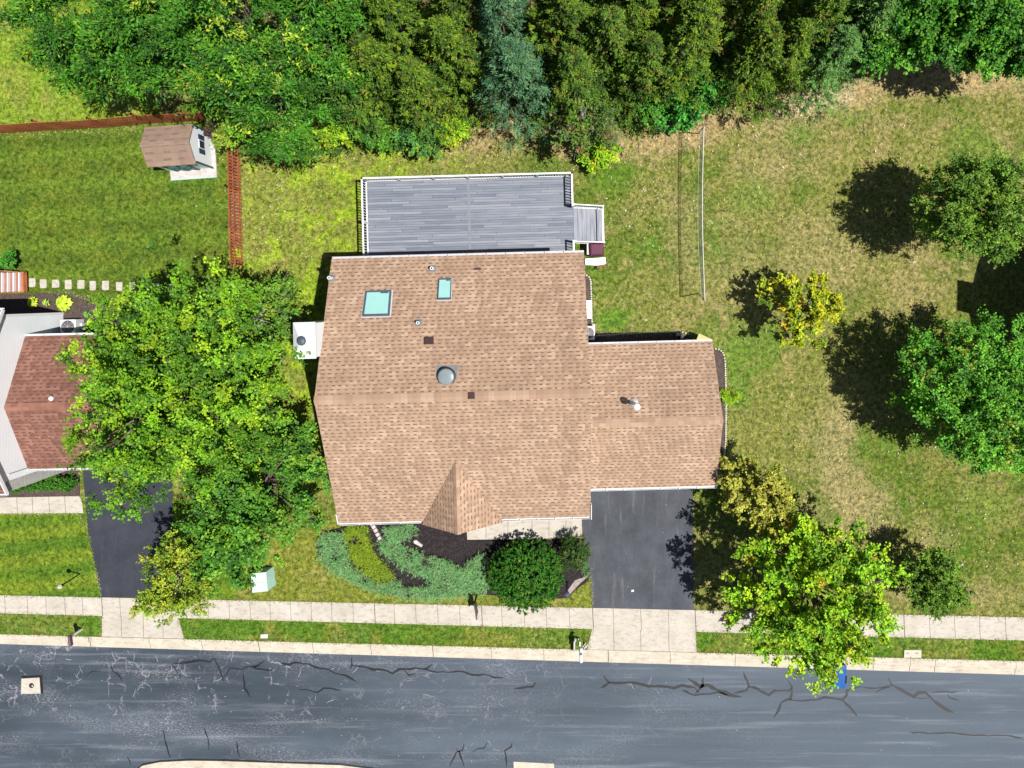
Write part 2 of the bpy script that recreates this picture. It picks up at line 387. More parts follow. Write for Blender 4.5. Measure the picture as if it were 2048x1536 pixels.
# ------------------------------------------------------------------ numpy noise
def vnoise(x, y, scale, seed, octs=3):
    out = np.zeros_like(x); amp = 1.0; tot = 0
    for o in range(octs):
        rs = np.random.RandomState(seed + o*17); g = rs.rand(256, 256)
        xs = x*scale*2**o + 1000; ys = y*scale*2**o + 1000
        xi = np.floor(xs).astype(int); yi = np.floor(ys).astype(int); fx = xs-xi; fy = ys-yi
        fx = fx*fx*(3-2*fx); fy = fy*fy*(3-2*fy)
        a = g[xi%256, yi%256]; b = g[(xi+1)%256, yi%256]; c_ = g[xi%256, (yi+1)%256]; d = g[(xi+1)%256, (yi+1)%256]
        out += amp*((a*(1-fx)+b*fx)*(1-fy)+(c_*(1-fx)+d*fx)*fy); tot += amp; amp *= .5
    return out/tot
def inpoly(px, py, poly):
    inside = np.zeros(px.shape, bool); n = len(poly); j = n-1
    for i in range(n):
        xi, yi = poly[i]; xj, yj = poly[j]
        cnd = ((yi > py) != (yj > py)) & (px < (xj-xi)*(py-yi)/(yj-yi+1e-9)+xi)
        inside ^= cnd; j = i
    return inside
def sst(a, b, x): t = np.clip((x-a)/(b-a), 0, 1); return t*t*(3-2*t)
def segdist(px, py, pl):
    d = np.full(px.shape, 1e9)
    for (x1, y1), (x2, y2) in zip(pl[:-1], pl[1:]):
        t = np.clip(((px-x1)*(x2-x1)+(py-y1)*(y2-y1))/((x2-x1)**2+(y2-y1)**2), 0, 1)
        d = np.minimum(d, np.hypot(px-(x1+t*(x2-x1)), py-(y1+t*(y2-y1))))
    return d

# ------------------------------------------------------------------ ground
def kerb_top(px): return 1268 + 54*px/2048.0
def kerb_bot(px): return 1290 + 62*px/2048.0
xs = np.concatenate([[-400,-200,-100,-60,-45], np.arange(-38, 34, .18), [40,60,100,200,400]])
ys = np.concatenate([[-400,-200,-100,-60,-40], np.arange(-31, 32, .18), [40,60,100,200,400]])
GX, GY = np.meshgrid(xs, ys); gpx = X0 + GX*F/H; gpy = Y0 - GY*F/H
def mixc(c, w, col):
    for i in range(3): c[..., i] = c[..., i]*(1-w) + col[i]*w
n1 = vnoise(GX, GY, .35, 3, 4); n2 = vnoise(GX, GY, 1.1, 9, 4); n3 = vnoise(GX, GY, .12, 21, 3); n4 = vnoise(GX, GY, 2.6, 33, 3)
C = np.zeros(GX.shape+(3,)); dry = np.zeros(GX.shape)
mixc(C, np.ones_like(GX), (.175, .178, .050)); dry[:] = .50
mixc(C, sst(.48, .58, n1*.6+n2*.4), (.110, .150, .026)); dry -= .30*sst(.50, .62, n1*.6+n2*.4)
mixc(C, sst(.52, .66, n3*.5+n2*.5)*.8, (.27, .215, .105)); dry += .30*sst(.52, .66, n3*.5+n2*.5)
mixc(C, sst(.66, .74, n4*.45+n1*.55)*.9, (.10, .19, .030))
# dry straw patches of the side yard
for (cx, cy, rx, ry, w) in [(1665,920,60,130,.9),(1720,1010,90,70,.9),(1640,500,130,80,.45),(1540,330,110,60,.5),(1370,450,45,120,.5),
                            (1840,1190,60,25,.6),(1960,1190,80,25,.6),(1860,1070,60,40,.4),(1700,800,80,60,.4),(1480,520,60,120,.35),(1560,240,120,40,.7),(1900,170,80,30,.5)]:
    e = sst(1.25, .35, np.hypot((gpx-cx)/rx, (gpy-cy)/ry) + (n2-.5)*1.3)
    mixc(C, e*w*.85, (.30, .235, .135)); dry += e*w*.4
for (cx, cy, rx, ry, w) in [(1235,640,50,28,.9),(1500,390,50,40,.5),(1700,230,60,30,.5),(1600,260,40,30,.5),(1950,300,60,60,.5),(1500,690,90,50,.6),(1960,1010,60,50,.4),(1230,350,60,40,.6),(1480,760,30,60,.7)]:
    e = sst(1.25, .35, np.hypot((gpx-cx)/rx, (gpy-cy)/ry) + (n2-.5)*1.3)
    mixc(C, e*w, (.095, .195, .025)); dry -= e*w*.4
# bare earth along the tree belt
bd = segdist(gpx, gpy, [(900,285),(1000,245),(1100,262),(1240,280),(1340,275),(1420,235),(1500,195),(1600,170),(1700,190),(1790,150),(1900,150),(2100,150)])
e = sst(60, 12, bd + (n2-.5)*70) ; mixc(C, e*.85, (.40, .27, .175)); dry += e*.2
e = sst(28, 8, segdist(gpx, gpy, [(1560,215),(1640,212),(1700,185)]) + (n2-.5)*30); mixc(C, e*.8, (.47, .36, .28))
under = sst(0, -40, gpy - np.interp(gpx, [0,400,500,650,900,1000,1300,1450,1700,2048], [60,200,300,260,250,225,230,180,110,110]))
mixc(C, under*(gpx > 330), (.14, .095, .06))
# lime green strip left of the house and behind it
w = sst(1010, 760, gpx)*sst(455, 500, gpx)*sst(1010, 900, gpy)*sst(230, 290, gpy)
lime = (.265, .350, .034)
mixc(C, w*(.25+.75*sst(.44, .56, n1*.4+n2*.6)), lime); dry -= w*.35
mixc(C, w*sst(.53, .62, n2*.5+n4*.5)*.75, (.18, .165, .05)); dry = dry+w*sst(.53,.62,n2*.5+n4*.5)*.3
w = sst(1000, 1080, gpy)*sst(455, 500, gpx)*sst(1250, 1210, gpx)
mixc(C, w, (.175, .190, .032)); mixc(C, w*sst(.5,.62,n2*.5+n4*.5)*.6, (.245,.215,.07)); dry = dry*(1-w)+.25*w
# neighbour's back lawn, striped by the mower
nb = inpoly(gpx, gpy, [(-2500,262),(0,262),(395,240),(470,300),(482,560),(490,700),(-2500,700)])
str_ = .5+.5*np.sin((gpy + .06*gpx)/9.6)
cN = np.zeros_like(C); mixc(cN, np.ones_like(GX), (.078, .122, .018)); mixc(cN, sst(.42,.64,n2*.55+n1*.45)*.85, (.135,.165,.022))
mixc(cN, .8*str_*sst(.1,.4,n3), (.125,.190,.024)); mixc(cN, sst(.60,.70,n4*.4+n1*.6)*.7, (.055,.120,.018))
for i in range(3): C[..., i] = np.where(nb, cN[..., i], C[..., i])
dry = np.where(nb, .14, dry)
tl = inpoly(gpx, gpy, [(-2500,-2500),(330,-2500),(330,-100),(260,120),(330,238),(0,258),(-2500,262)])
cT = np.zeros_like(C); mixc(cT, np.ones_like(GX), (.190,.270,.030)); mixc(cT, sst(.5,.62,n1*.6+n2*.4)*.7, (.30,.28,.075)); mixc(cT, sst(.58,.68,n2)*.5, (.12,.21,.02))
for i in range(3): C[..., i] = np.where(tl, cT[..., i], C[..., i])
dry = np.where(tl, .2, dry)
fl = (gpy > 1000) & (gpx < 475)
cF = np.zeros_like(C); mixc(cF, np.ones_like(GX), (.085,.160,.018)); mixc(cF, sst(.46,.6,n1*.5+n2*.5)*.8, (.13,.200,.020))
mixc(cF, .55*sst(.25,.75,.5+.5*np.sin((gpy+.1*gpx)/8.5+1.0))*sst(.35,.6,n3+.1), (.215,.250,.030))
for i in range(3): C[..., i] = np.where(fl, cF[..., i], C[..., i])
dry = np.where(fl, .08, dry)
st = gpy > 1228 + 40*gpx/2048
cS = np.zeros_like(C); mixc(cS, np.ones_like(GX), (.075,.155,.016)); mixc(cS, sst(.47,.62,n2*.5+n1*.5), (.165,.18,.032)); mixc(cS, sst(.6,.7,n1)*.5, (.07,.155,.02))
for i in range(3): C[..., i] = np.where(st, cS[..., i], C[..., i])
dry = np.where(st, .22 + .3*sst(.5,.65,n1), dry)
GZ = np.where(gpy > (kerb_top(gpx)+kerb_bot(gpx))/2, -.45, 0.0)
GZ = np.where((GZ == 0) & (gpy < 1225), (vnoise(GX, GY, .8, 44, 2)-.5)*.05, GZ) - .0
nx, ny = len(xs), len(ys)
me = bpy.data.meshes.new("ground")
co = np.stack([GX, GY, GZ], -1).reshape(-1, 3).astype(np.float32)
idx = np.arange(nx*ny).reshape(ny, nx)
q = np.stack([idx[:-1,:-1], idx[:-1,1:], idx[1:,1:], idx[1:,:-1]], -1).reshape(-1, 4)
def np_mesh(me, co, q, cols=None):
    me.vertices.add(len(co)); me.vertices.foreach_set("co", co.astype(np.float32).ravel())
    me.loops.add(q.size); me.loops.foreach_set("vertex_index", q.astype(np.int32).ravel())
    me.polygons.add(len(q)); me.polygons.foreach_set("loop_start", np.arange(0, q.size, q.shape[1], dtype=np.int32))
    me.polygons.foreach_set("loop_total", np.full(len(q), q.shape[1], dtype=np.int32))
    me.update(calc_edges=True)
    if cols is not None:
        at = me.color_attributes.new("Col", 'FLOAT_COLOR', 'POINT')
        at.data.foreach_set("color", np.concatenate([cols, np.ones((len(cols), 1))], 1).astype(np.float32).ravel())
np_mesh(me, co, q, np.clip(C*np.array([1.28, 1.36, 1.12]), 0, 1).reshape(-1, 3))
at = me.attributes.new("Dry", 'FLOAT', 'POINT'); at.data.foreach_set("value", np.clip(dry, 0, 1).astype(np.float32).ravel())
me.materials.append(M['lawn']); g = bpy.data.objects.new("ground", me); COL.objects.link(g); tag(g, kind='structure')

def struct(name, mb, mat, parent=None, local=False):
    o = mb.build(name, mat, parent, local)
    if parent is None: tag(o, kind='structure')
    return o
# ------------------------------------------------------------------ street
EX0, EX1 = -1600, 3600
ke = [(x, kerb_bot(x)) for x in range(EX0, EX1+1, 100)]
struct("road", MB().sheet(px_poly([(x, y-3) for x, y in ke] + [(EX1, 3200), (EX0, 3200)]), -.13), M['road'])
road = bpy.data.objects["road"]
kt = px_poly([(x, kerb_top(x)) for x in range(EX0, EX1+1, 50)]); kb = px_poly([(x, kerb_bot(x)) for x in range(EX0, EX1+1, 50)])
mb = MB()
for i in range(len(kt)-1):      # kerb: flat top, rounded lip, gutter face
    a, b, c_, d = kt[i], kt[i+1], kb[i+1], kb[i]
    def lp(p, q_, t): return (p[0]*(1-t)+q_[0]*t, p[1]*(1-t)+q_[1]*t)
    prof = [(0, -.4), (0, .035), (.42, .03), (.52, .015), (.60, -.085), (1, -.115), (1, -.4)]
    vs = [(*lp(a, d, t), z) for t, z in prof] + [(*lp(b, c_, t), z) for t, z in prof]
    mb.add(vs, [(j+1, j, j+7, j+8) for j in range(6)])
kerb = struct("kerb", mb, M['kerb'])
mb = MB()
for x in [132,178,298,403,517,625,741,865,982,1087,1216,1340,1470,1615,1747,1820,1870,2031]:
    y0, y1 = kerb_top(x), kerb_bot(x)
    a = P(x, y0, 0); b = P(x+1, y0*.5+y1*.5, 0); c_ = P(x+1, y1, 0)
    w = .012 if x not in (178, 517, 865, 1216, 1615) else .022
    mb.add([(a.x-w,a.y,.038),(a.x+w,a.y,.038),(b.x+w,b.y,.034),(b.x-w,b.y,.034)], [(0,3,2,1)])
    mb.add([(b.x-w,b.y-.03,-.06),(b.x+w,b.y-.03,-.06),(c_.x+w,c_.y+.01,-.110),(c_.x-w,c_.y+.01,-.110)], [(0,3,2,1)])
mb.build("joint", M['joint'], kerb)
def st(x): return 1190 + 44*x/2048
def sb(x): return 1226 + 54.5*x/2048
mb = MB().prism(px_poly([(x, st(x)) for x in range(EX0, EX1+1, 100)] + [(x, sb(x)) for x in range(EX1, EX0-1, -100)]), -.1, .035)
walk = struct("sidewalk", mb, M['concrete'])
js = [10,55,92,130,165,204,240,285,325,372,416,458,500,540,581,622,663,706,749,788,831,875,919,963,1003,1048,1092,1138,1185,1226,1281,1336,1390,1455,1510,1560,1610,1660,1708,1757,1807,1858,1908,1958,2010]
mb = MB()
for x in js:
    a = P(x, st(x), 0); b = P(x+2, sb(x), 0); w = .022 if x in (204,749,963,1185,1390,1807) else .011
    mb.add([(a.x-w,a.y,.0395),(a.x+w,a.y,.0395),(b.x+w,b.y,.0395),(b.x-w,b.y,.0395)], [(0,3,2,1)])
mb.build("joint", M['joint'], walk)
def apron(name, pts, vj, hj):
    o = struct(name, MB().prism(px_poly(pts), -.1, .031), M['concrete'])
    mb = MB()
    for (a, b) in vj + hj:
        pa, pb = P(*a), P(*b); d = (pb-pa).normalized(); nrm = Vector((-d.y, d.x, 0))*.012
        mb.add([(pa-nrm)[:2]+(.0355,), (pb-nrm)[:2]+(.0355,), (pb+nrm)[:2]+(.0355,), (pa+nrm)[:2]+(.0355,)], [(0,1,2,3)])
    mb.build("joint", M['joint'], o); return o
apron("driveway_apron", [(1184, 1257.6), (1391, 1263), (1393, 1304), (1175, 1298.5)],
      [((1227,1259),(1228,1299)), ((1281,1260),(1282,1301)), ((1337,1262),(1338,1303))], [])
apron("driveway_apron", [(204.5, 1231.4), (357, 1235.5), (369, 1277), (204.5, 1272.6)],
      [((243,1232),(244,1273)), ((287,1233),(288,1275)), ((326,1235),(327,1276))], [])
struct("driveway", MB().prism(px_poly([(1176,905),(1392,905),(1385,980),(1386,1060),(1387,1140),(1388,1220),(1185,1215.6),(1182,1170),(1177,1125),(1172,1105),(1166,1060),(1163,1040),(1174,1036)]), -.1, .022), M['drive'])
struct("driveway", MB().prism(px_poly([(165,930),(345,930),(345,1045),(355,1110),(366,1197),(203,1194.5),(192,1140),(176,1060)]), -.1, .022), M['drive_new'])
# fringe of straw grass and gravel along the neighbour's driveway
struct("path", MB().prism(px_poly([(160,992),(165,1008),(167,1026),(0,1027),(-700,1033),(-700,1001),(0,995)]), -.05, .030), M['concrete'])
mb = MB()
for x in (34, 65, 98, 130): 
    a = P(x, 993); b = P(x+2, 1026); mb.add([(a.x-.012,a.y,.0345),(a.x+.012,a.y,.0345),(b.x+.012,b.y,.0345),(b.x-.012,b.y,.0345)], [(0,3,2,1)])
mb.build("joint", M['joint'], bpy.data.objects["path"])
fw = struct("path", MB().prism(px_poly([(930,1020),(1163,1020),(1164,1075),(1010,1078),(935,1079)]), -.05, .030), M['concrete'])
mb = MB()
for x in (972, 1016, 1064, 1098, 1132):
    a = P(x, 1040); b = P(x, 1077); mb.add([(a.x-.012,a.y,.0345),(a.x+.012,a.y,.0345),(b.x+.012,b.y,.0345),(b.x-.012,b.y,.0345)], [(0,3,2,1)])
mb.build("joint", M['joint'], fw)
# far kerb and the verge behind it, at the bottom of the picture
fk = [(262,1562),(268,1545),(285,1531),(320,1524),(380,1521),(450,1522),(560,1526),(680,1530),(800,1545),(1000,1560),(2300,1620)]
fk2 = [(276,1566),(284,1552),(300,1545),(330,1540),(380,1537),(450,1538),(560,1542),(680,1546),(800,1561),(1000,1576),(2300,1636)]
mb = MB()
A = px_poly(fk); B = px_poly(fk2)
for i in range(len(A)-1):
    mb.prism([A[i], A[i+1], B[i+1], B[i]], -.4, .02)
struct("kerb", mb, M['kerb'])
struct("verge", MB().prism(B + px_poly([(2300, 2600), (276, 2600)]), -.4, 0.0), paint("verge_grass", (.10,.16,.025), .95, .4, .05, nscale=5))
# crack sealant ribbons
def ribbon(mb, pts, w, z=-.125):
    rs = random.Random(int(pts[0][0]*7+pts[0][1]))
    P3 = []
    for (a, b) in zip(pts[:-1], pts[1:]):
        n = max(1, int(math.dist(a, b)/9))
        for i in range(n):
            t = i/n; P3.append((a[0]*(1-t)+b[0]*t+rs.uniform(-1.3,1.3)*(i > 0), a[1]*(1-t)+b[1]*t+rs.uniform(-1.3,1.3)*(i > 0)))
    P3.append(pts[-1]); W = [P(x, y) for x, y in P3]; n = len(W); vs = []
    for i, p in enumerate(W):
        d = (W[min(i+1,n-1)]-W[max(i-1,0)]).normalized(); nr = Vector((-d.y, d.x, 0))
        ww = w/2*1.6*rs.uniform(.55, 1.3)*(0.35 if i in (0, n-1) else 1)
        vs += [(p.x+nr.x*ww, p.y+nr.y*ww, z), (p.x-nr.x*ww, p.y-nr.y*ww, z)]
    mb.add(vs, [(2*i, 2*i+1, 2*i+3, 2*i+2) for i in range(n-1)])
mb = MB()
def C1(l): return [(500+x/3.84, 1020+y/3.84) for x, y in l]
def C2(l): return [(1000+x/3.84, 1000+y/3.84) for x, y in l]
def C3(l): return [(1500+x/3.737, 1136+y/3.737) for x, y in l]
def C0(l): return [(x/3.84, 1136+y/3.84) for x, y in l]
for l, w in [(C1([(230,1185),(300,1195),(330,1180),(440,1190),(490,1215),(600,1235),(650,1265),(730,1280),(815,1330)]), .07),
             (C1([(0,1215),(100,1235),(170,1240)]), .06), (C1([(20,1220),(110,1165)]), .05),
             (C1([(775,1140),(778,1200),(765,1235)]), .06), (C1([(780,1205),(880,1215),(940,1235),(1040,1240),(1090,1265),(1140,1232),(1190,1230),(1270,1222),(1350,1230),(1395,1195)]), .08),
             (C1([(1180,1238),(1220,1280),(1270,1262)]), .07), (C1([(1350,1232),(1440,1255),(1560,1252),(1640,1252),(1700,1275),(1800,1272),(1870,1295),(1945,1300)]), .07),
             (C1([(370,1390),(430,1388),(510,1412),(560,1378),(620,1380),(700,1392)]), .06),
             (C2([(105,1460),(180,1450),(250,1445),(275,1410)]), .07),
             (C2([(795,1360),(838,1412),(775,1455)]), .10), (C2([(838,1412),(910,1415),(1030,1412),(1090,1425),(1140,1440),(1240,1440),(1340,1455),(1400,1432),(1500,1450),(1530,1490)]), .09),
             (C2([(1025,1415),(1040,1455)]), .06), (C2([(1450,1380),(1540,1440),(1600,1430),(1700,1480),(1800,1515),(1860,1522)]), .13), (C2([(1562,1370),(1560,1435),(1500,1500)]), .09),
             (C2([(1400,1470),(1500,1510),(1600,1500),(1680,1485),(1780,1520)]), .07), (C2([(1875,1330),(1915,1440),(1900,1470),(1800,1495)]), .07), (C2([(1915,1440),(2000,1458)]), .06),
             (C3([(0,900),(60,915),(145,960),(190,925),(300,925),(320,900),(290,850)]), .08), (C3([(320,905),(310,985),(240,1015),(215,1080),(182,1130)]), .09),
             (C3([(300,995),(420,1000),(510,995),(560,975),(640,985),(700,995),(730,960),(730,925),(850,895)]), .08), (C3([(700,1000),(760,1055),(808,1118)]), .08),
             (C3([(850,900),(950,908),(1040,895),(1070,885),(1040,828)]), .06), (C3([(945,938),(1000,910),(1060,898)]), .06),
             (C3([(1070,885),(1130,915),(1180,945),(1230,970),(1270,940),(1320,940),(1380,1000),(1450,1050),(1530,1090)]), .11), (C3([(1230,975),(1290,985),(1350,980)]), .06),
             (C3([(1365,940),(1420,935),(1520,940),(1570,930)]), .05), (C3([(1485,950),(1500,980),(1570,1000)]), .06),
             (C3([(1200,1238),(1340,1248),(1500,1240),(1680,1262),(1900,1262),(2048,1280)]), .05),
             (C0([(1310,745),(1345,800),(1375,850)]), .06), (C0([(1320,742),(1420,735),(1520,718),(1600,730),(1640,700),(1680,790),(1710,880)]), .07), (C0([(1710,850),(1760,775),(1850,790),(1880,770),(1997,760)]), .06),
             (C0([(1860,810),(1870,930),(1915,1000)]), .07), (C0([(1240,1250),(1275,1390),(1300,1470)]), .06), (C0([(1560,1235),(1590,1320),(1595,1410)]), .05), (C0([(1810,1340),(1820,1430),(1838,1465)]), .05),
             (C0([(965,1460),(995,1530)]), .05), (C0([(840,730),(855,800),(900,830),(930,880)]), .05), (C0([(650,840),(700,800),(760,800)]), .04),
             ([(899,1536),(912,1508),(918,1505),(928,1536)], .06), ([(912,1498),(914,1506),(924,1504),(928,1490)], .05), ([(945,1507),(955,1500),(968,1499),(974,1488)], .05), ([(1024,1488),(1022,1497),(1009,1504),(1012,1522),(1013,1536)], .06)]:
    ribbon(mb, l, w)
mb.build("crack_sealant", M['sealant'], road)
# fine pale cracks
mb = MB(); rs = random.Random(5)
def branch(x, y, a, L, w, depth):
    pts = [(x, y)]
    for _ in range(int(L/5)):
        a += rs.uniform(-.55, .55); x += 5*math.cos(a); y += 5*math.sin(a); pts.append((x, y))
        if depth and rs.random() < .28: branch(x, y, a+rs.choice((-1, 1))*rs.uniform(.6, 1.3), L*.5, w*.75, depth-1)
    if len(pts) > 1: ribbon(mb, pts, w, -.127)
for (x, y, n) in [(70,1320,4),(85,1330,3),(120,1310,3),(140,1365,5),(165,1355,3),(250,1325,5),(275,1320,5),(290,1370,5),(320,1330,4),(365,1345,2),(415,1370,3),(480,1320,3),(545,1345,4),(585,1330,2),(395,1312,2),(620,1385,2),
                  (655,1335,2),(690,1350,2),(780,1350,2),(860,1335,2),(945,1345,2),(1030,1350,3),(1060,1345,3),(870,1402,2),(1000,1395,2),(1290,1375,2),(970,1490,3),(990,1500,2),(300,1480,1),(640,1400,2),(40,1410,2)]:
    for _ in range(n): branch(x+rs.uniform(-22,22), y+rs.uniform(-12,12), rs.uniform(0, 6.28), rs.uniform(8, 26), .020, 2)
mb.build("hairline_crack", paint("pale_crack", lin(138,140,146), .9, .2, .1), road)

# ------------------------------------------------------------------ beds
bedf = struct("mulch_bed", MB().prism(px_poly([(735,1030),(900,1030),(934,1050),(934,1080),(1168,1078),(1170,1105),(1180,1140),(1178,1160),(1150,1180),(1138,1195),(1100,1198),(1040,1195),(960,1188),(850,1196),(780,1190),(700,1160),(650,1125),(634,1095),(640,1075),(660,1060),(700,1050),(738,1048)]), -.1, .045), M['mulch'])
struct("gravel_bed", MB().prism(px_poly([(1128,1190),(1150,1160),(1178,1150),(1158,1168),(1140,1188),(1132,1193)]), -.05, .053), paint("pinkish_gravel", (.34,.28,.27), .9, .3, .1, nscale=9))
struct("mulch_bed", MB().prism(px_poly([(1160,548),(1172,549),(1181,560),(1183,600),(1187,664),(1240,665),(1360,662),(1378,665),(1385,676),(1385,705),(1160,705)]), -.1, .030), M['mulch_brown'])
struct("mulch_bed", MB().prism(px_poly([(1420,700),(1434,698),(1446,705),(1450,725),(1451,880),(1446,925),(1433,942),(1405,946),(1405,700)]), -.1, .030), M['mulch_brown'])
struct("mulch_bed", MB().prism(px_poly([(-300,588),(60,588),(100,584),(140,584),(165,590),(185,603),(203,610),(250,640),(250,690),(-300,690)]), -.1, .034), M['mulch_brown'])
struct("mulch_bed", MB().prism(px_poly([(-300,930),(158,930),(160,992),(0,995),(-300,998)]), -.1, .024), M['mulch_brown'])
struct("pebble_bed", MB().prism(px_poly([(360,240),(420,242),(445,262),(456,300),(458,420),(463,540),(480,545),(476,300),(462,240),(395,228)]), -.05, .030), M['pebble'])

# ------------------------------------------------------------------ the house
TH = R(1.5); HC = (-4.575, -4.66, 0)
house = thing("house", HC, "two storey house with a tan shingle roof, two skylights and an attached garage", "house", rz=TH)
HF = FR[house.name]; HI = HF.inverted()
W2, D2, ZE, ZR, T = 6.33, 6.63, 5.5, 8.6, .13
def roof_z(y): return ZE + (ZR-ZE)*(1-abs(y)/D2)
def LQ(px, py):        # pixel -> point on the back or front slope of the main roof, house coordinates
    z = 6.5
    for _ in range(30):
        l = HI @ P(px, py, z); z = roof_z(l.y)
    return HI @ P(px, py, z)
# walls
w = MB()
wx, wyb, wyf = W2-.30, D2-.45, -(D2-.45)
zw = ZE-.12
def gable(mb, x, s):
    zt = roof_z(wyb)-T-.02; zr = ZR-T-.02
    mb.add([(x,wyf,0),(x,wyb,0),(x,wyb,zt),(x,0,zr),(x,wyf,zt),(x-s*.2,wyf,0),(x-s*.2,wyb,0),(x-s*.2,wyb,zt),(x-s*.2,0,zr),(x-s*.2,wyf,zt)],
           [(0,1,2,3,4) if s > 0 else (4,3,2,1,0), (9,8,7,6,5) if s > 0 else (5,6,7,8,9), (0,5,6,1) if s < 0 else (1,6,5,0), (1,6,7,2), (2,7,8,3), (3,8,9,4), (4,9,5,0)])
gable(w, wx, 1); gable(w, -wx, -1)
w.box((-wx+.2, wyb-.2, 0), (wx-.2, wyb, zw)); w.box((-wx+.2, wyf, 0), (wx-.2, wyf+.2, zw))
w.build("wall", M['siding'], house, local=True)
# main roof, two slopes with the small front gable let into the front one
rf = MB()
rf.slab([(-W2, D2, ZE), (W2, D2, ZE), (W2, 0, ZR), (-W2, 0, ZR)], T, (1,0,0), (0,-D2, ZR-ZE))
gx = (HI @ P(924, 1050, 5.5)).x; gw = 1.93; gz = 7.05
ye = -D2; zg = gz; yv = -D2*(1-(gz-ZE)/(ZR-ZE))
rf.slab([(-W2, 0, ZR), (W2, 0, ZR), (W2, ye, ZE), (gx+gw, ye, ZE), (gx, yv, gz), (gx-gw, ye, ZE), (-W2, ye, ZE)], T, (1,0,0), (0, D2, ZR-ZE))
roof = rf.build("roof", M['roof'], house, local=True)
yo = ye - .18
sl = (gz-ZE)/gw; ext = .10
mb = MB()
mb.slab([(gx-gw-ext, yo, ZE-sl*ext+.03), (gx-gw, ye, ZE+.03), (gx, yv, gz+.03), (gx, yo, gz+.03)][::-1], .10, (0,1,0), (1,0,sl))
mb.slab([(gx, yo, gz+.03), (gx, yv, gz+.03), (gx+gw, ye, ZE+.03), (gx+gw+ext, yo, ZE-sl*ext+.03)][::-1], .10, (0,1,0), (-1,0,sl))
mb.build("front_gable", M['roof'], roof, local=True)
MB().add([(gx-gw+.2, wyf-.03, ZE-.2), (gx+gw-.2, wyf-.03, ZE-.2), (gx, wyf-.03, gz-.12)], [(0,1,2)]).build("gable_wall", M['siding'], house, local=True)
def cap(mb, a, b, side, rise, wd=.19, t=.03):    # folded ridge cap along a-b
    a = Vector(a); b = Vector(b); s = Vector(side).normalized()*wd
    dz = Vector((0,0,-rise*wd)); up = Vector((0,0,t))
    for sg in (-1, 1):
        q = [a+up, b+up, b+s*sg+dz+up, a+s*sg+dz+up]
        mb.slab(q, .02, (b-a), s*sg)
mb = MB(); cap(mb, (-W2-.01,0,ZR), (W2+.01,0,ZR), (0,1,0), (ZR-ZE)/D2, .21)
cap(mb, (gx, yo-.01, gz+.03), (gx, yv-.1, gz+.03), (1,0,0), sl, .16); mb.build("ridge_cap", M['roof_cap'], roof, local=True)
# garage wing
GLa = HI @ P(1180, 687.5, 3.0); GRa = HI @ P(1425, 684, 3.0)
gx0, gx1 = W2-.5, GRa.x; gyb = (HI @ P(1300, 686.5, 3.0)).y; gyf = (HI @ P(1300, 975, 3.0)).y
gym = (gyb+gyf)/2; gze, gzr = 3.0, 4.95; gh = (gyb-gyf)/2
def groof(y): return gze + (gzr-gze)*(1-abs(y-gym)/gh)
mb = MB()
xm = W2-.30
mb.slab([(xm, gyb, gze), (gx1, gyb, gze), (gx1, gym, gzr), (xm, gym, gzr)], T, (1,0,0), (0,-gh, gzr-gze))
mb.slab([(xm, gym, gzr), (gx1, gym, gzr), (gx1, gyf, gze), (xm, gyf, gze)], T, (1,0,0), (0, gh, gzr-gze))
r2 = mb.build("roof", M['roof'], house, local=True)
mb = MB(); cap(mb, (xm+.02,gym,gzr), (gx1+.01,gym,gzr), (0,1,0), (gzr-gze)/gh, .20); mb.build("ridge_cap", M['roof_cap'], r2, local=True)
w = MB(); a, b = gyb-.3, gyf+.3; X1 = gx1-.25
w.box((xm, a-.2, 0), (X1-.2, a, gze-.06)); zt = groof(a)-T-.02
w.add([(X1,b,0),(X1,a,0),(X1,a,zt),(X1,gym,gzr-T-.02),(X1,b,zt),(X1-.2,b,0),(X1-.2,a,0),(X1-.2,a,zt),(X1-.2,gym,gzr-T-.02),(X1-.2,b,zt)],
      [(0,1,2,3,4),(9,8,7,6,5),(1,6,5,0),(1,6,7,2)[::-1],(2,7,8,3)[::-1],(3,8,9,4)[::-1],(4,9,5,0)[::-1]])
w.box((xm, b, 2.3), (X1-.2, b+.2, gze-.06)); w.box((xm, b, 0), (xm+.4, b+.2, 2.3)); w.box((X1-.75, b, 0), (X1-.2, b+.2, 2.3))
w.build("wall", M['siding'], house, local=True)
mb = MB()
for k_ in range(4): mb.box((xm+.41, b+.06, .03+k_*.567), (X1-.76, b+.10, .03+k_*.567+.55))
gd = mb.build("garage_door", M['white'], house, local=True, bevel=.01)
# gutters with hangers
def gutter(parent, a, b, out, name="gutter", mat='white', wd=.11, hang=True, z=0):
    a = Vector(a); b = Vector(b); o = Vector(out).normalized(); mb = MB()
    d = (b-a).normalized()
    for (u0, u1, z0, z1) in [(0, .012, -.11, 0), (wd-.012, wd, -.11, .005), (.0125, wd-.0125, -.11, -.10)]:
        p = [a+o*u0+Vector((0,0,z0)), b+o*u0+Vector((0,0,z0)), b+o*u1+Vector((0,0,z0)), a+o*u1+Vector((0,0,z0))]
        q = [v+Vector((0,0,z1-z0)) for v in p]
        mb.add(p+q, [(0,1,2,3),(7,6,5,4),(0,4,5,1),(1,5,6,2),(2,6,7,3),(3,7,4,0)])
    if hang:
        L = (b-a).length; n = int(L/1.05)
        for i in range(1, n+1):
            c_ = a+d*(L*i/(n+1)); mb.add([c_+d*.018+Vector((0,0,.008)), c_-d*.018+Vector((0,0,.008)), c_-d*.018+o*wd+Vector((0,0,.011)), c_+d*.018+o*wd+Vector((0,0,.011))], [(0,1,2,3)])
    g_ = mb.build(name, M[mat], parent, local=True)
    return g_
zz = -.03
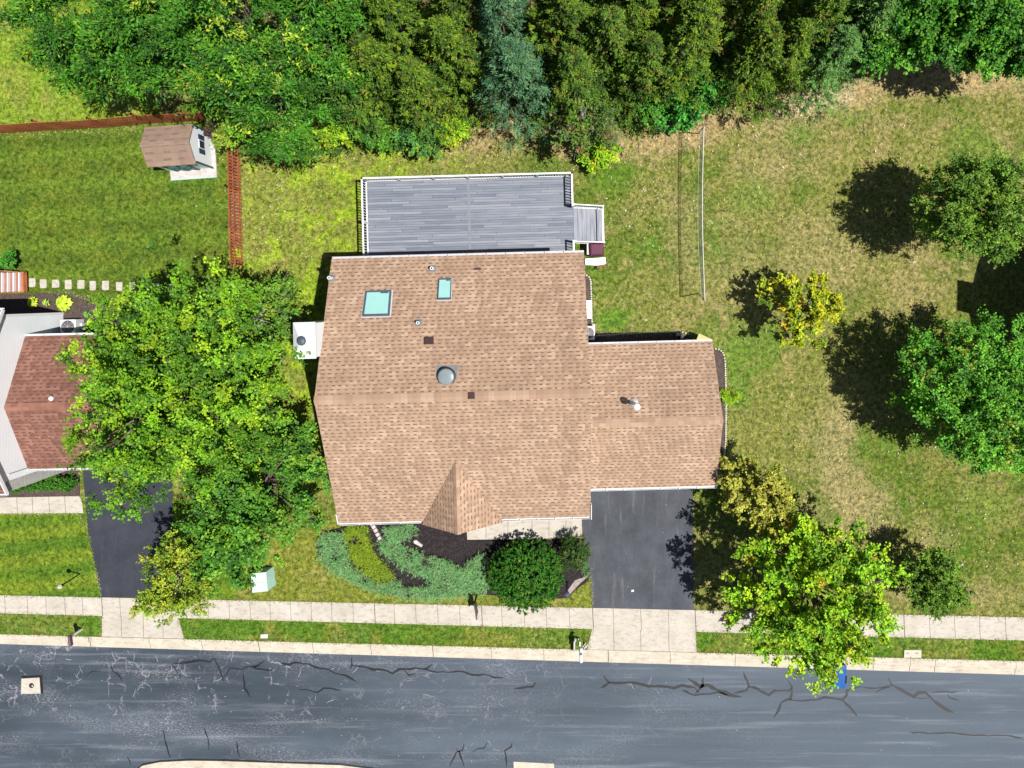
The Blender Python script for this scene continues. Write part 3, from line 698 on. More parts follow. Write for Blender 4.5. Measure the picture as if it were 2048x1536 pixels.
gutter(house, (-W2, D2+.005, ZE+zz), (W2, D2+.005, ZE+zz), (0,1,0), mat='gutter')
gutter(house, (-W2, -D2-.005, ZE+zz), (gx-gw-.12, -D2-.005, ZE+zz), (0,-1,0))
gutter(house, (gx+gw+.12, -D2-.005, ZE+zz), (W2, -D2-.005, ZE+zz), (0,-1,0))
gutter(house, (W2+.02, gyb+.005, gze+zz), (gx1, gyb+.005, gze+zz), (0,1,0), mat='gutter')
gutter(house, (W2+.02, gyf-.005, gze+zz), (gx1, gyf-.005, gze+zz), (0,-1,0), wd=.13)
for a_, b_ in (((-W2-.02, -D2-.02, ZE-.05), (-W2-.02, -D2+.55, ZE+.24)), ((W2+.02, -D2-.1, ZE-.05), (W2+.02, -D2+.75, ZE+.34)), ((gx1+.02, gyf-.1, gze-.05), (gx1+.02, gyf+.55, gze+.24))):
    MB().bar(a_, b_, .035, .16).build("rake_trim", M['white'], house, local=True)
mb = MB(); mb.box((-W2+.35, -D2+.36, .1), (-W2+.43, -D2+.44, ZE-.2)); mb.build("downspout", M['white'], house, local=True)
mb = MB(); mb.box((gx1-.35, gyf+.21, .1), (gx1-.27, gyf+.29, gze-.15)); mb.build("downspout", M['white'], house, local=True)
mb = MB(); mb.box((gx1-.35, gyb-.29, .1), (gx1-.27, gyb-.21, gze-.15)); mb.build("downspout", M['white'], house, local=True)
# windows and doors in the walls (their real places, mostly under the eaves from here)
def window(parent, c, axis, sgn, w_, h_, z):
    mb = MB(); pn = MB()
    if axis == 'y':
        y = c[1]; mb.box((c[0]-w_/2-.08, min(y, y+sgn*.05), z-.08), (c[0]+w_/2+.08, max(y, y+sgn*.05), z+h_+.08))
        pn.box((c[0]-w_/2, min(y+sgn*.052, y+sgn*.06), z), (c[0]-.03, max(y+sgn*.052, y+sgn*.06), z+h_)); pn.box((c[0]+.03, min(y+sgn*.052, y+sgn*.06), z), (c[0]+w_/2, max(y+sgn*.052, y+sgn*.06), z+h_))
    else:
        x = c[0]; mb.box((min(x, x+sgn*.05), c[1]-w_/2-.08, z-.08), (max(x, x+sgn*.05), c[1]+w_/2+.08, z+h_+.08))
        pn.box((min(x+sgn*.052, x+sgn*.06), c[1]-w_/2, z), (max(x+sgn*.052, x+sgn*.06), c[1]-.03, z+h_)); pn.box((min(x+sgn*.052, x+sgn*.06), c[1]+.03, z), (max(x+sgn*.052, x+sgn*.06), c[1]+w_/2, z+h_))
    f = mb.build("window", M['white'], parent, local=True); pn.build("pane", M['window'], f, local=True)
for x in (-4.6, -2.2): window(house, (x, wyf), 'y', -1, 1.3, 1.3, .9)
for x in (-4.6, -2.2, 4.2): window(house, (x, wyf), 'y', -1, 1.1, 1.2, 3.7)
for x in (-4.4, -1.6, 3.9): window(house, (x, wyb), 'y', 1, 1.2, 1.2, 3.7)
window(house, (wx, 4.2), 'x', 1, 1.0, 1.2, 3.7); window(house, (-wx, -3.4), 'x', -1, 1.0, 1.2, 3.7)
mb = MB(); mb.box((2.6, wyf-.05, .05), (3.6, wyf, 2.15)); fd = mb.build("door", M['navy'], house, local=True)
MB().lathe((3.5, wyf-.08, 1.05), [(.03, -.03), (.03, .03)], 8).build("handle", M['white_metal'], fd, local=True)
mb = MB(); mb.box((-4.4, wyb, 1.2), (-2.6, wyb+.05, 3.25)); sl_ = mb.build("door", M['white'], house, local=True)
mb = MB(); mb.box((-4.3, wyb+.051, 1.3), (-3.53, wyb+.06, 3.15)); mb.box((-3.47, wyb+.051, 1.3), (-2.7, wyb+.06, 3.15)); mb.build("pane", M['window'], sl_, local=True)
# bay over the deck with its own little shingle roof
b0 = HI @ P(922, 503.5, 3.2); b1 = HI @ P(1047, 501, 3.2)
mb = MB(); mb.box((b0.x+.12, wyb, 1.2), (b1.x-.12, b0.y-.12, 3.12)); bay = mb.build("bay", M['siding'], house, local=True)
mb = MB(); mb.slab([(b0.x, b0.y, 3.2), (b1.x, b0.y, 3.2), (b1.x, wyb, 3.6), (b0.x, wyb, 3.6)], .08, (1,0,0), (0,-1,.6)); mb.build("bay_roof", M['roof'], bay, local=True)
# chimney
c0 = HI @ P(586, 645, 8.4); c1 = HI @ P(632, 717, 8.4)
ch = MB(); ch.box((c0.x+.04, c1.y+.05, 0), (c1.x-.04, c0.y-.05, 8.3)); chim = ch.build("chimney", M['siding'], house, local=True)
mb = MB(); x0_, x1_, y0_, y1_ = c0.x, c1.x, c1.y, c0.y; cx, cy = (x0_+x1_)/2, (y0_+y1_)/2
mb.box((x0_, y0_, 8.302), (x1_, y1_, 8.40))
k_ = .18
mb.add([(x0_+.01,y0_+.01,8.402),(x1_-.01,y0_+.01,8.402),(x1_-.01,y1_-.01,8.402),(x0_+.01,y1_-.01,8.402),(cx-k_,cy-k_,8.64),(cx+k_,cy-k_,8.64),(cx+k_,cy+k_,8.64),(cx-k_,cy+k_,8.64)],
       [(0,1,5,4),(1,2,6,5),(2,3,7,6),(3,0,4,7),(4,5,6,7)])
mb.build("chimney_cap", M['white_metal'], chim, local=True)
MB().lathe((cx, cy, 8.64), [(.13,0),(.13,.10),(.14,.10),(.21,.12),(.22,.16),(.15,.22),(.05,.25)], 9).build("spark_arrestor", M['slate'], chim, local=True)
mb = MB(); mb.box((c1.x-.02, c1.y+.04, 5.2), (-W2+.22, c0.y-.04, roof_z((c0.y+c1.y)/2)+.12)) 
# skylights
def skylight(pts, curtain=True):
    q = [LQ(*p) for p in pts]; nrm = (q[1]-q[0]).cross(q[2]-q[0]).normalized()
    if nrm.z < 0: nrm = -nrm
    c_ = sum(q, Vector())/4; hi = [p+nrm*.11 for p in q]; ins = [c_+nrm*.112+(p-c_)*.86 for p in q]
    mb = MB(); mb.add(q+hi, [(0,1,5,4)[::-1],(1,2,6,5)[::-1],(2,3,7,6)[::-1],(3,0,4,7)[::-1],(7,6,5,4)]); 
    f = mb.build("skylight", M['slate'], house, local=True)
    MB().add(ins, [(3,2,1,0)]).build("glass", M['skylight'], f, local=True)
    a_ = ins[1]*.60+ins[0]*.40; b_ = ins[1]*.97+ins[0]*.03; dn = (ins[2]-ins[1]).normalized()*.07
    MB().add([a_+nrm*.004, b_+nrm*.004, b_+dn+nrm*.004, a_+dn+nrm*.004], [(3,2,1,0)]).build("latch", M['slate'], f, local=True)
    ff = [c_+nrm*.012+(p-c_)*1.10 for p in q]
    MB().add(ff, [(3,2,1,0)]).build("flashing", M['gutter'], f, local=True)
skylight([(732,583.5),(783.5,582),(779.5,632),(725.5,633.5)])
skylight([(878,559),(903.5,558),(902,599.5),(875.5,600)])
def pipe(px, py, r, h, cap_mat='white', flash='pipe_flash', fs=.16, where=None, zroof=None):
    p = LQ(px, py) if where is None else where
    s = (ZR-ZE)/D2 if p.y > 0 else -(ZR-ZE)/D2
    mb = MB(); mb.add([(p.x-fs, p.y-fs, p.z+fs*s+.012), (p.x+fs, p.y-fs, p.z+fs*s+.012), (p.x+fs, p.y+fs, p.z-fs*s+.012), (p.x-fs, p.y+fs, p.z-fs*s+.012)], [(0,1,2,3)])
    mb.lathe((p.x, p.y, p.z), [(r*1.7, 0), (r*1.1, .10)], 12)
    f = mb.build("vent_pipe", M[flash], house, local=True)
    mb = MB(); mb.lathe((p.x, p.y, p.z+.08), [(r, 0), (r, h), (r*.62, h), (r*.60, h-.12)], 14); mb.build("pipe", M[cap_mat], f, local=True)
    MB().lathe((p.x, p.y, p.z+h-.03), [(r*.58, 0), (r*.58, .005)], 10).build("bore", M['dark'], f, local=True)
pipe(866, 537, .085, .34); pipe(838, 645, .075, .30); pipe(664, 556, .085, .42, flash='pipe_flash')
def boxvent(px, py, sx, sy, hh, mat='brownvent', flip=False):
    p = LQ(px, py); s = (ZR-ZE)/D2
    mb = MB(); f = lambda x, y, k: (p.x+x, p.y+y, p.z-s*y*(1 if p.y > 0 else -1)+k)
    sg = 1
    lo = [f(-sx,-sy,.0), f(sx,-sy,.0), f(sx*.86,sy,.0), f(-sx*.86,sy,.0)]; up_ = [f(-sx,-sy,hh*.35), f(sx,-sy,hh*.35), f(sx*.86,sy,hh), f(-sx*.86,sy,hh)]
    mb.add(lo+up_, [(4,5,6,7),(0,1,5,4),(1,2,6,5),(2,3,7,6),(3,0,4,7)])
    return mb.build("roof_vent", M[mat], house, local=True, bevel=.01)
boxvent(858, 681, .24, .17, .13); boxvent(955.5, 537.5, .17, .055, .07); boxvent(943, 791, .16, .14, .12)
p = LQ(893, 753)
mb = MB(); mb.lathe((p.x, p.y, p.z-.05), [(.43,0),(.43,.17),(.40,.20)], 28); st_ = mb.build("solar_vent", M['dark'], house, local=True)
MB().lathe((p.x, p.y, p.z+.151), [(.385,0),(.38,.03),(.30,.055),(.1,.065)], 28).build("dome", M['glassdome'], st_, local=True, smooth=True)
mb = MB(); s_ = (ZR-ZE)/D2; mb.add([(p.x-.5,p.y-.1,p.z+.1*s_+.012),(p.x+.5,p.y-.1,p.z+.1*s_+.012),(p.x+.5,p.y+.5,p.z-.5*s_+.012),(p.x-.5,p.y+.5,p.z-.5*s_+.012)], [(0,1,2,3)]); mb.build("flashing", M['pipe_flash'], st_, local=True)
# garage flue
b_ = HI @ P(1268, 806, 4.45); zb = groof(b_.y)
mb = MB(); mb.tube([(b_.x,b_.y,zb-.1),(b_.x,b_.y,zb+1.05)], .10, 14); fl_ = mb.build("flue", M['white_metal'], house, local=True, smooth=False)
MB().lathe((b_.x,b_.y,zb+1.05), [(.10,0),(.165,.02),(.175,.20),(.12,.25)], 18).build("flue_cap", M['white'], fl_, local=True, smooth=True)
MB().lathe((b_.x,b_.y,zb-.05), [(.24,0),(.13,.14)], 18).build("flashing", M['gutter'], fl_, local=True)

# ------------------------------------------------------------------ deck
dk = thing("deck", tuple(HF @ Vector((-1, 9.0, 0))), "raised grey board deck with white railings behind the house", "deck", rz=TH)
DF = FR[dk.name]; DI = DF.inverted()
DI_ = lambda px, py, z: DI @ P(px, py, z)
zf, zrail = 1.2, 2.15
tl_, tr_, bl_ = DI_(722, 354, zrail), DI_(1145.5, 345, zrail), DI_(725, 512, zrail)
dx0, dx1, dyt = tl_.x, tr_.x, (tl_.y+tr_.y)/2; dyb = (DI @ (HF @ Vector((0, wyb, 0)))).y+.003
mb = MB().box((dx0, dyb, zf-.035), (dx1, dyt, zf)); mb.build("floor", M['deck'], dk, local=True)
xc = DI_(938, 430, zf).x
MB().box((xc-.07, dyb, zf+.002), (xc+.07, dyt-.01, zf+.006)).build("seam_board", M['seam'], dk, local=True)
MB().box((dx0+.002, dyt-.04, zf-.3), (dx1-.002, dyt-.005, zf-.036)).box((dx0, dyb, zf-.3), (dx0+.035, dyt-.045, zf-.036)).box((dx1-.035, dyb, zf-.3), (dx1, dyt-.045, zf-.036)).build("fascia", M['white'], dk, local=True)
for i in range(6):
    for y in (dyt-.25, (dyt+dyb)/2):
        MB().box((dx0+.1+i*(dx1-dx0-.3)/5, y-.07, 0), (dx0+.24+i*(dx1-dx0-.3)/5, y+.07, zf-.036)).build("post", M['white'], dk, local=True)
def railing(a, b, top_h=1.0, postn=None, pitch=.15, z0=None, z1=None, wtop=.085):
    a = Vector(a); b = Vector(b)          # a, b carry the floor height at each end
    d = b-a; L = d.length; mb = MB(); up = Vector((0,0,1))
    mb.bar(a+up*top_h, b+up*top_h, wtop, .05)
    r_ = mb.build("railing", M['white'], dk, local=True); MB().bar(a+up*.09, b+up*.09, .075, .05).build("bottom_rail", M['white'], r_, local=True)
    mb = MB(); n = int(L/pitch)
    for i in range(1, n):
        p = a+d*(i/n); mb.bar(p+up*.11, p+up*(top_h-.02), .04)
    mb.build("balusters", M['white'], r_, local=True)
    n = max(1, int(round(L/1.9)))
    for i in range(n+1):
        p = a+d*(i/n); mb = MB(); mb.box((p.x-.05,p.y-.05,p.z-.03),(p.x+.05,p.y+.05,p.z+top_h+.03)); q = mb.build("post", M['white'], r_, local=True)
ins = .05
railing((dx0+ins, dyt-ins, zf), (dx1-ins, dyt-ins, zf)); railing((dx0+ins, dyb+.3, zf), (dx0+ins, dyt-ins, zf))
y_a = DI_(1146, 410, zrail).y; y_b = DI_(1148, 482, zrail).y
railing((dx1-ins, y_a, zf), (dx1-ins, dyt-ins, zf)); railing((dx1-ins, dyb+.3, zf), (dx1-ins, y_b, zf))
# stairs down to the lawn on the right
xe = DI_(1207, 450, 1.0).x; n = 7; sw = (xe-dx1)/n
for i in range(n):
    z = max(.06, zf - (i+1)*zf/(n+.5)); MB().box((dx1+i*sw+.018, y_b+.05, z-.04), (dx1+(i+1)*sw, y_a-.05, z)).build("tread", M['tread'], dk, local=True)
for y in (y_a-.045, y_b+.01):
    mb = MB(); mb.add([(dx1,y,zf-.3),(xe,y,0),(xe,y,.18),(dx1,y,zf-.04),(dx1,y+.035,zf-.3),(xe,y+.035,0),(xe,y+.035,.18),(dx1,y+.035,zf-.04)], [(0,1,2,3),(7,6,5,4),(0,4,5,1),(1,5,6,2),(2,6,7,3),(3,7,4,0)]); mb.build("stringer", M['white'], dk, local=True)
MB().box((xe-.01, y_b, 0), (xe+.05, y_a, .10)).build("riser", M['white'], dk, local=True)
railing((dx1+.05, y_a+.03, zf), (xe, y_a+.03, .15), wtop=.06); railing((dx1+.05, y_b-.03, zf), (xe, y_b-.03, .15), wtop=.06)
mb = MB(); mb.bar((xe, y_b, 1.08), (xe, y_a, 1.08), .045, .05); mb.build("railing", M['white'], dk, local=True)

# ------------------------------------------------------------------ things by the deck and the east wall
t = thing("covered_grill", P(1193, 505, 0), "grill under a maroon fabric cover at the foot of the deck stairs", "grill")
a = P(1193.5, 498, 1.1)
mb = MB(); mb.obox((a.x, a.y), .86, .74, .12, 1.0, R(3), .95); mb.obox((a.x, a.y), .82, .70, 1.0, 1.12, R(3), .86); mb.build("cover", M['maroon'], t, bevel=.06)
for dx in (-.35, .35):
    for dy in (-.28, .28): MB().box((a.x+dx-.03, a.y+dy-.03, 0), (a.x+dx+.03, a.y+dy+.03, .13)).build("wheel", M['dark'], t)
a = P(1163, 500, .9)
t = thing("side_shelf", P(1171.5, 499, 0), "narrow pale metal shelf rack standing against the maroon covered grill", "shelf")
mb = MB(); mb.box((P(1174,0).x-.05, P(0,511).y, .85), (P(1174,0).x+.08, P(0,490).y, .89)); mb.build("shelf", M['gutter'], t)
for y in (P(0,510).y, P(0,491).y): MB().box((P(1174,0).x-.03, y-.015, 0), (P(1174,0).x, y+.015, .849)).build("leg", M['gutter'], t)
t = thing("folding_table", P(1190, 525, 0), "white plastic folding table with dark legs below the grill", "table")
q = [P(x, y, .72) for x, y in ((1170,517),(1211,514.5),(1212,528),(1196,531),(1171,530))]
mb = MB().prism([(p.x, p.y) for p in q], .68, .72); mb.build("tabletop", M['white'], t, bevel=.008)
for (x, y, x2, y2) in ((1176,519,1171,527),(1204,518,1214,529),(1176,528,1181,532),(1206,527,1212,531)):
    MB().bar(P(x, y, .67), P(x2, y2, 0), .03).build("leg", M['dark'], t)
t = thing("planks", P(1197, 532, 0), "two short brown timber offcuts leaning on the edge of the white folding table", "timber")
MB().bar(P(1190, 536, .04), P(1210, 530, .5), .10, .03).build("plank", M['redwood_pale'], t); MB().bar(P(1191, 532, .04), P(1193, 539, .3), .08, .03).build("plank", M['brownvent'], t)
t = thing("deck_box", P(1176.5, 620, 0), "long white storage box against the east wall of the house", "storage box")
mb = MB().box((P(1171,0).x, P(0,636).y, .06), (P(1181.5,0).x, P(0,601).y, .52)); mb.build("box", M['white'], t, bevel=.015)
MB().box((P(1170.5,0).x, P(0,636.5).y, .523), (P(1182,0).x, P(0,600.5).y, .57)).build("lid", M['white'], t, bevel=.01)
t = thing("air_conditioner", P(1179, 664, 0), "white outdoor condenser with round fan between house and garage", "air conditioner")
def condenser(t, cx, cy, sx, sy, h):
    mb = MB().obox((cx, cy), sx, sy, .05, h, R(1.5)); mb.build("cabinet", M['white_metal'], t, bevel=.03)
    MB().lathe((cx, cy, h+.002), [(min(sx,sy)*.43, 0), (min(sx,sy)*.43, .012)], 28).build("fan_opening", M['dark'], t)
    mb = MB(); r = min(sx,sy)*.44
    for kx in range(5):
        rr = r*(kx+1)/5; mb.tube([(cx+rr*math.cos(j*.2618), cy+rr*math.sin(j*.2618), h+.03) for j in range(25)], .007, 4, False)
    for j in range(8): mb.bar((cx, cy, h+.035), (cx+r*math.cos(j*.785), cy+r*math.sin(j*.785), h+.035), .010)
    mb.build("grille", M['gutter'], t)
a = P(1178.5, 666, .75); condenser(t, a.x-.05, a.y, .72, .80, .75)
a = P(1187.5, 659, .3); MB().box((a.x-.08, a.y-.42, 0), (a.x+.06, a.y+.30, .40)).build("side_panel", M['white'], t, bevel=.01)
t = thing("leaning_board", P(1408, 676, 0), "pale yellow board leaning at the back corner of the garage", "board")
mb = MB(); q = [P(1398,667,.9), P(1424.5,679,.7), P(1424,685,.9), P(1391,685,1.3)]
mb.add(q+[p-Vector((0,0,.04)) for p in q], [(3,2,1,0),(4,5,6,7),(0,1,5,4),(1,2,6,5),(2,3,7,6),(3,0,4,7)]); mb.build("panel", M['yellow_board'], t)
MB().bar(P(1399,672,0), P(1399,672,.85), .05).build("leg", M['dark'], t)
t = thing("planter_frame", P(1356, 674, 0), "small dark frame with a pale top at the back wall of the garage", "planter")
a = P(1357, 668, .5); mb = MB().box((a.x-.12, a.y-.10, .42), (a.x+.18, a.y+.05, .50)); mb.build("top", M['rock'], t, bevel=.01)
MB().box((a.x-.08, a.y-.5, 0), (a.x-.02, a.y, .419)).build("leg", M['dark'], t)
MB().box((a.x+.10, a.y-.5, 0), (a.x+.16, a.y, .419)).build("leg", M['dark'], t)
# scalloped block edging
def edging(pts, label, grp="block edging round the beds"):
    W = [P(x, y) for x, y in pts]; mb = MB(); rs = random.Random(3)
    for a, b in zip(W[:-1], W[1:]):
        L = (b-a).length; n = max(1, int(L/.135)); ang = math.atan2(b.y-a.y, b.x-a.x)
        for i in range(n):
            c_ = a+(b-a)*((i+.5)/n); mb.obox((c_.x, c_.y+rs.uniform(-.01,.01)), .105, .085, 0, .085+rs.uniform(-.01,.02), ang+rs.uniform(-.1,.1), .8)
    o = mb.build("garden_edging", M['edging']); tag(o, label, "edging", grp)
edging([(1170,549.5),(1177,552),(1181.5,561),(1183,600),(1184.5,660)], "pale block edging along the bed on the east side of the main house")
edging([(1192,671.5),(1240,668),(1300,665),(1352,664),(1368,664.5),(1380,670)], "pale block edging round the dark bed behind the garage")
edging([(1428,697),(1440,699),(1447,707),(1450,725),(1452,800),(1451,880),(1447,925),(1436,938),(1430,940)], "pale block edging along the garage's right side")

# ------------------------------------------------------------------ net in the side yard
t = thing("volleyball_net", P(1395, 430, 0), "white volleyball net stretched between two thin poles on the dry side lawn", "net")
zn = 2.3
nt_, nb_ = P(1408, 253, zn), P(1410, 602, zn)
MB().tube([P(1396,267,0), P(1396,267,0).lerp(nt_, .5), nt_], .028, 8).build("pole", M['slate'], t)
MB().tube([P(1397.5,587,0), P(1397.5,587,0).lerp(nb_, .5), nb_], .028, 8).build("pole", M['slate'], t)
k = NB("net_mesh", .8, .1)
sp = k.n("ShaderNodeSeparateXYZ"); k.l(k.pos(), sp.inputs[0])
gr1 = k.math('LESS_THAN', k.math('FRACT', k.math('MULTIPLY', sp.outputs[1], 10.0)), .22); gr2 = k.math('LESS_THAN', k.math('FRACT', k.math('MULTIPLY', sp.outputs[2], 10.0)), .22)
k.l(k.math('MAXIMUM', gr1, gr2), k.b.inputs["Alpha"]); k.color((.50,.54,.48)); M['net'] = k.m
mb = MB(); N = 18; rows = []
for i in range(N+1):
    t_ = i/N; top = nt_.lerp(nb_, t_) + Vector((-.10*math.sin(math.pi*t_), 0, -.06*math.sin(math.pi*t_)))
    bot = top + Vector((-.06-.06*math.sin(math.pi*t_), 0, -.62)); rows.append((top, bot))
mb.add([v for r_ in rows for v in r_], [(2*i, 2*i+1, 2*i+3, 2*i+2) for i in range(N)]); nm = mb.build("mesh", M['net'], t)
MB().tube([r_[0] for r_ in rows], .017, 6).build("top_band", M['white'], t); MB().tube([r_[1] for r_ in rows], .006, 6).build("bottom_cord", M['white'], t)

# ------------------------------------------------------------------ street things
t = thing("sale_sign", P(949, 1185, 0), "black wooden post sign with a hanging dark panel beside the pavement", "sign")
zt = 1.5; tp = P(948.5, 1209, zt); b_ = Vector((tp.x, tp.y, 0))
MB().box((b_.x-.05, b_.y-.05, 0), (b_.x+.05, b_.y+.05, zt)).build("post", M['dark'], t, bevel=.008)
e_ = P(953.5, 1240, zt-.04); MB().bar((b_.x, b_.y-.051, zt-.08), (e_.x, e_.y, zt-.08), .07).build("arm", paint("worn_black", (.07,.055,.07), .5, .3), t, bevel=.005)
mb = MB().bar((b_.x+.004, b_.y-.12, zt-.52), (b_.x*.1+e_.x*.9, b_.y*.1+e_.y*.9, zt-.52), .025, .62); mb.build("panel", M['dark'], t)
t = thing("mailbox", P(1159, 1281, 0), "white mailbox on a grey post with newspaper holder beside the wide driveway apron", "mailbox", "kerbside mailboxes")
c_ = P(1160, 1292, 1.1); gb = Vector((c_.x, P(0, 1276).y, 0))
MB().box((gb.x-.05, gb.y-.05, 0), (gb.x+.05, gb.y+.05, 1.05)).build("post", M['gutter'], t, bevel=.008)
MB().bar((gb.x, gb.y+.30, 1.0), (gb.x, gb.y-.52, 1.0), .07, .09).build("arm", M['white_metal'], t, bevel=.005)
e_ = P(1162.5, 1325.5, 1.22); mb = MB()
pr = [(-.085, 0), (-.085, .12), (-.06, .18), (0, .205), (.06, .18), (.085, .12), (.085, 0)]
ys_, ye_ = P(0, 1297, 1.22).y, e_.y
mb.add([(e_.x+x, ys_, 1.05+z) for x, z in pr]+[(e_.x+x, ye_, 1.05+z) for x, z in pr], [tuple(range(6,-1,-1))[::-1], tuple(range(7,14))[::-1]]+[(i, i+7, (i+1)%7+7, (i+1)%7) for i in range(7)])
mb.build("box", M['white'], t)
MB().box((e_.x-.03, (ys_+ye_)/2+.05, 1.256), (e_.x+.05, (ys_+ye_)/2+.16, 1.30)).build("flag", M['slate'], t)
mb = MB()
for i in range(9):
    pass
arc = [P(1148.5, 1299, .55), P(1148.5, 1285, .6), P(1151, 1279, .62), P(1158, 1278, .62)]
mb.tube(arc, .055, 8); mb.build("newspaper_holder", M['gutter'], t)
mb = MB(); mb.bar(P(1166,1293,0), P(1172,1286,.25), .05); mb.bar(P(1172,1296,0), P(1176,1288,.2), .04); mb.bar(P(1168,1298,.02), P(1173,1290,.1), .05); mb.build("base_stones", M['edging'], t)
t = thing("mailbox", P(165, 1257.5, 0), "dark brown mailbox on a white post by the kerb in front of the neighbour's lawn", "mailbox", "kerbside mailboxes")
tp = P(136, 1277, 1.25); b_ = P(164, 1258, 0)
MB().bar(b_, tp, .11, .11).build("post", M['white'], t, bevel=.008)
mb = MB(); s0 = P(141, 1270, 1.12); s1 = P(144, 1290, 1.12); d = (s1-s0).normalized(); nr = Vector((-d.y, d.x, 0))
mb.add([s0+nr*x+Vector((0,0,z)) for x, z in pr]+[s1+nr*x+Vector((0,0,z)) for x, z in pr], [tuple(range(7)), tuple(range(13,6,-1))]+[((i+1)%7, (i+1)%7+7, i+7, i) for i in range(7)]); mb.build("box", M['brown_box'], t)
t = thing("garden_lamp", P(160, 1147.5, 0), "black lamp post with a small lantern on the neighbour's front lawn", "lamp post", "garden lamp posts")
tp = P(125, 1170, 1.55); b_ = P(160, 1147.5, 0)
MB().tube([b_, b_.lerp(tp, .5), tp], .035, 10).build("post", M['dark'], t)
MB().lathe((tp.x, tp.y, tp.z-.02), [(.05,0),(.09,.04),(.11,.22),(.13,.24)], 10).build("lantern", M['dark'], t)
MB().lathe((tp.x, tp.y, tp.z+.225), [(.145,0),(.10,.08),(.02,.14)], 6).build("cap", M['rock'], t)
t = thing("garden_lamp", P(1134, 1170, 0), "black lamp post with a round lantern between the big round bush and our driveway", "lamp post", "garden lamp posts")
tp = P(1134.5, 1187, 1.5); b_ = P(1134, 1163, 0)
MB().tube([b_, b_.lerp(tp, .5), tp], .04, 10).build("post", M['dark'], t)
MB().lathe((tp.x, tp.y, tp.z-.05), [(.05,0),(.12,.04),(.15,.22),(.16,.24)], 14).build("lantern", M['dark'], t)
MB().lathe((tp.x, tp.y, tp.z+.18), [(.135,0),(.135,.03),(.07,.08)], 14).build("cap", M['slate'], t)
t = thing("utility_cabinet", P(527, 1160, 0), "pale green metal utility cabinet on the front lawn beside the pavement", "cabinet")
q0 = [P(500.5,1147,.85), P(532,1144,.85), P(536,1182,.85), P(505,1185,.85)]
g0 = [Vector((p.x, p.y, 0)) for p in q0]; g0[1].x += .10; g0[2].x += .12
mb = MB().add(g0+q0, [(4,5,6,7)[::-1],(0,1,5,4)[::-1],(1,2,6,5)[::-1],(2,3,7,6)[::-1],(3,0,4,7)[::-1]]); mb.build("housing", M['mint_side'], t)
c_ = sum(q0, Vector())/4; up = Vector((0,0,.03))
def rq(a, b): return [q0[0].lerp(q0[3], a), q0[1].lerp(q0[2], a), q0[1].lerp(q0[2], b), q0[0].lerp(q0[3], b)]
for a, b in ((0, .515), (.53, 1.0)):
    r_ = [v+Vector((0,0,.002)) for v in rq(a, b)]; MB().add(r_+[v+up for v in r_], [(7,6,5,4),(4,5,1,0),(5,6,2,1),(6,7,3,2),(7,4,0,3)]).build("lid", M['mint'], t, bevel=.008)
a = P(530, 1171, .89); MB().lathe((a.x, a.y, .882), [(.06,0),(.06,.012)], 12).build("lock", M['mint_side'], t)
t = thing("wheeled_bin", P(1675, 1352, 0), "glossy blue plastic bin on the road at the kerb, partly under the yellow green maple", "bin")
mb = MB(); c_ = P(1675, 1345, 0)
q = [P(1656,1330,.95), P(1693,1330,.95), P(1692,1375,.95), P(1680,1377,.95), P(1668,1375,.95), P(1657,1366,.95)]
zs = [-.12, .93]; base = [(c_.x+(p.x-c_.x)*.86, c_.y+(p.y-c_.y)*.86, -.12) for p in q]
n = len(q); mb.add(base+[tuple(p) for p in q], [tuple(range(n-1,-1,-1)), tuple(range(n,2*n))]+[(i,(i+1)%n,(i+1)%n+n,i+n) for i in range(n)]); mb.build("body", M['blue_plastic'], t, bevel=.03)
qi = [c_+(p-c_)*.92+Vector((0,0,.0)) for p in q]; cc = sum(qi, Vector())/n
mb = MB(); mb.add([tuple(v+Vector((0,0,.02))) for v in q]+[tuple(cc+(v-cc)*.75+Vector((0,0,.11))) for v in qi], [tuple(range(n,2*n))]+[(i,(i+1)%n,(i+1)%n+n,i+n) for i in range(n)]); mb.build("lid", M['blue_plastic'], t, bevel=.02)
MB().tube([P(1693,1352,1.0), P(1692,1367,1.0)], .03, 8).build("handle", M['dark'], t)
# covers and manholes
def cover(pts, z, h, name, label, cat, mat='concrete', grp=None, extra=None):
    t = thing(name, P(*pts[0], z), label, cat, grp)
    MB().prism(px_poly(pts, z), z-.05, z+h).build("slab", M[mat], t, bevel=.006)
    return t
t = cover([(43,1357),(79,1355),(81.5,1387),(42,1388)], -.13, .012, "manhole", "square concrete manhole surround with a small dark hole in the road at left", "manhole")
a = P(63, 1371, -.12); MB().lathe((a.x, a.y, -.1175), [(.15,0),(.15,.006)], 18).build("lid", M['brownvent'], t); MB().lathe((a.x+.06, a.y-.02, -.110), [(.05,0),(.05,.004)], 10).build("pick_hole", M['rock'], t)
a = px_poly([(40.5,1354.5),(81,1352.5),(84,1389.5),(40,1391)], 0); MB().sheet(a, -.1265).build("sealant_ring", M['sealant'], t)
t = cover([(1808,1299),(1842,1299),(1842,1315),(1807,1315)], 0, .05, "utility_cover", "concrete utility cover with two slots in the verge right of the yellow green maple", "cover", 'kerb')
for x in (1815, 1833):
    a = P(x, 1306.5, .05); MB().box((a.x-.10, a.y-.018, .0505), (a.x+.10, a.y+.018, .054)).build("slot", M['joint'], t)
cover([(522,1268),(536,1267),(536,1276),(521,1276)], 0, .045, "valve_cover", "small white valve cover in the verge left of the black sign post", "cover", 'rock')
cover([(1027,1523),(1108,1527),(1110,1600),(1030,1600)], -.13, .02, "storm_inlet", "pale concrete storm inlet slab at the bottom edge of the road", "drain", 'kerb')
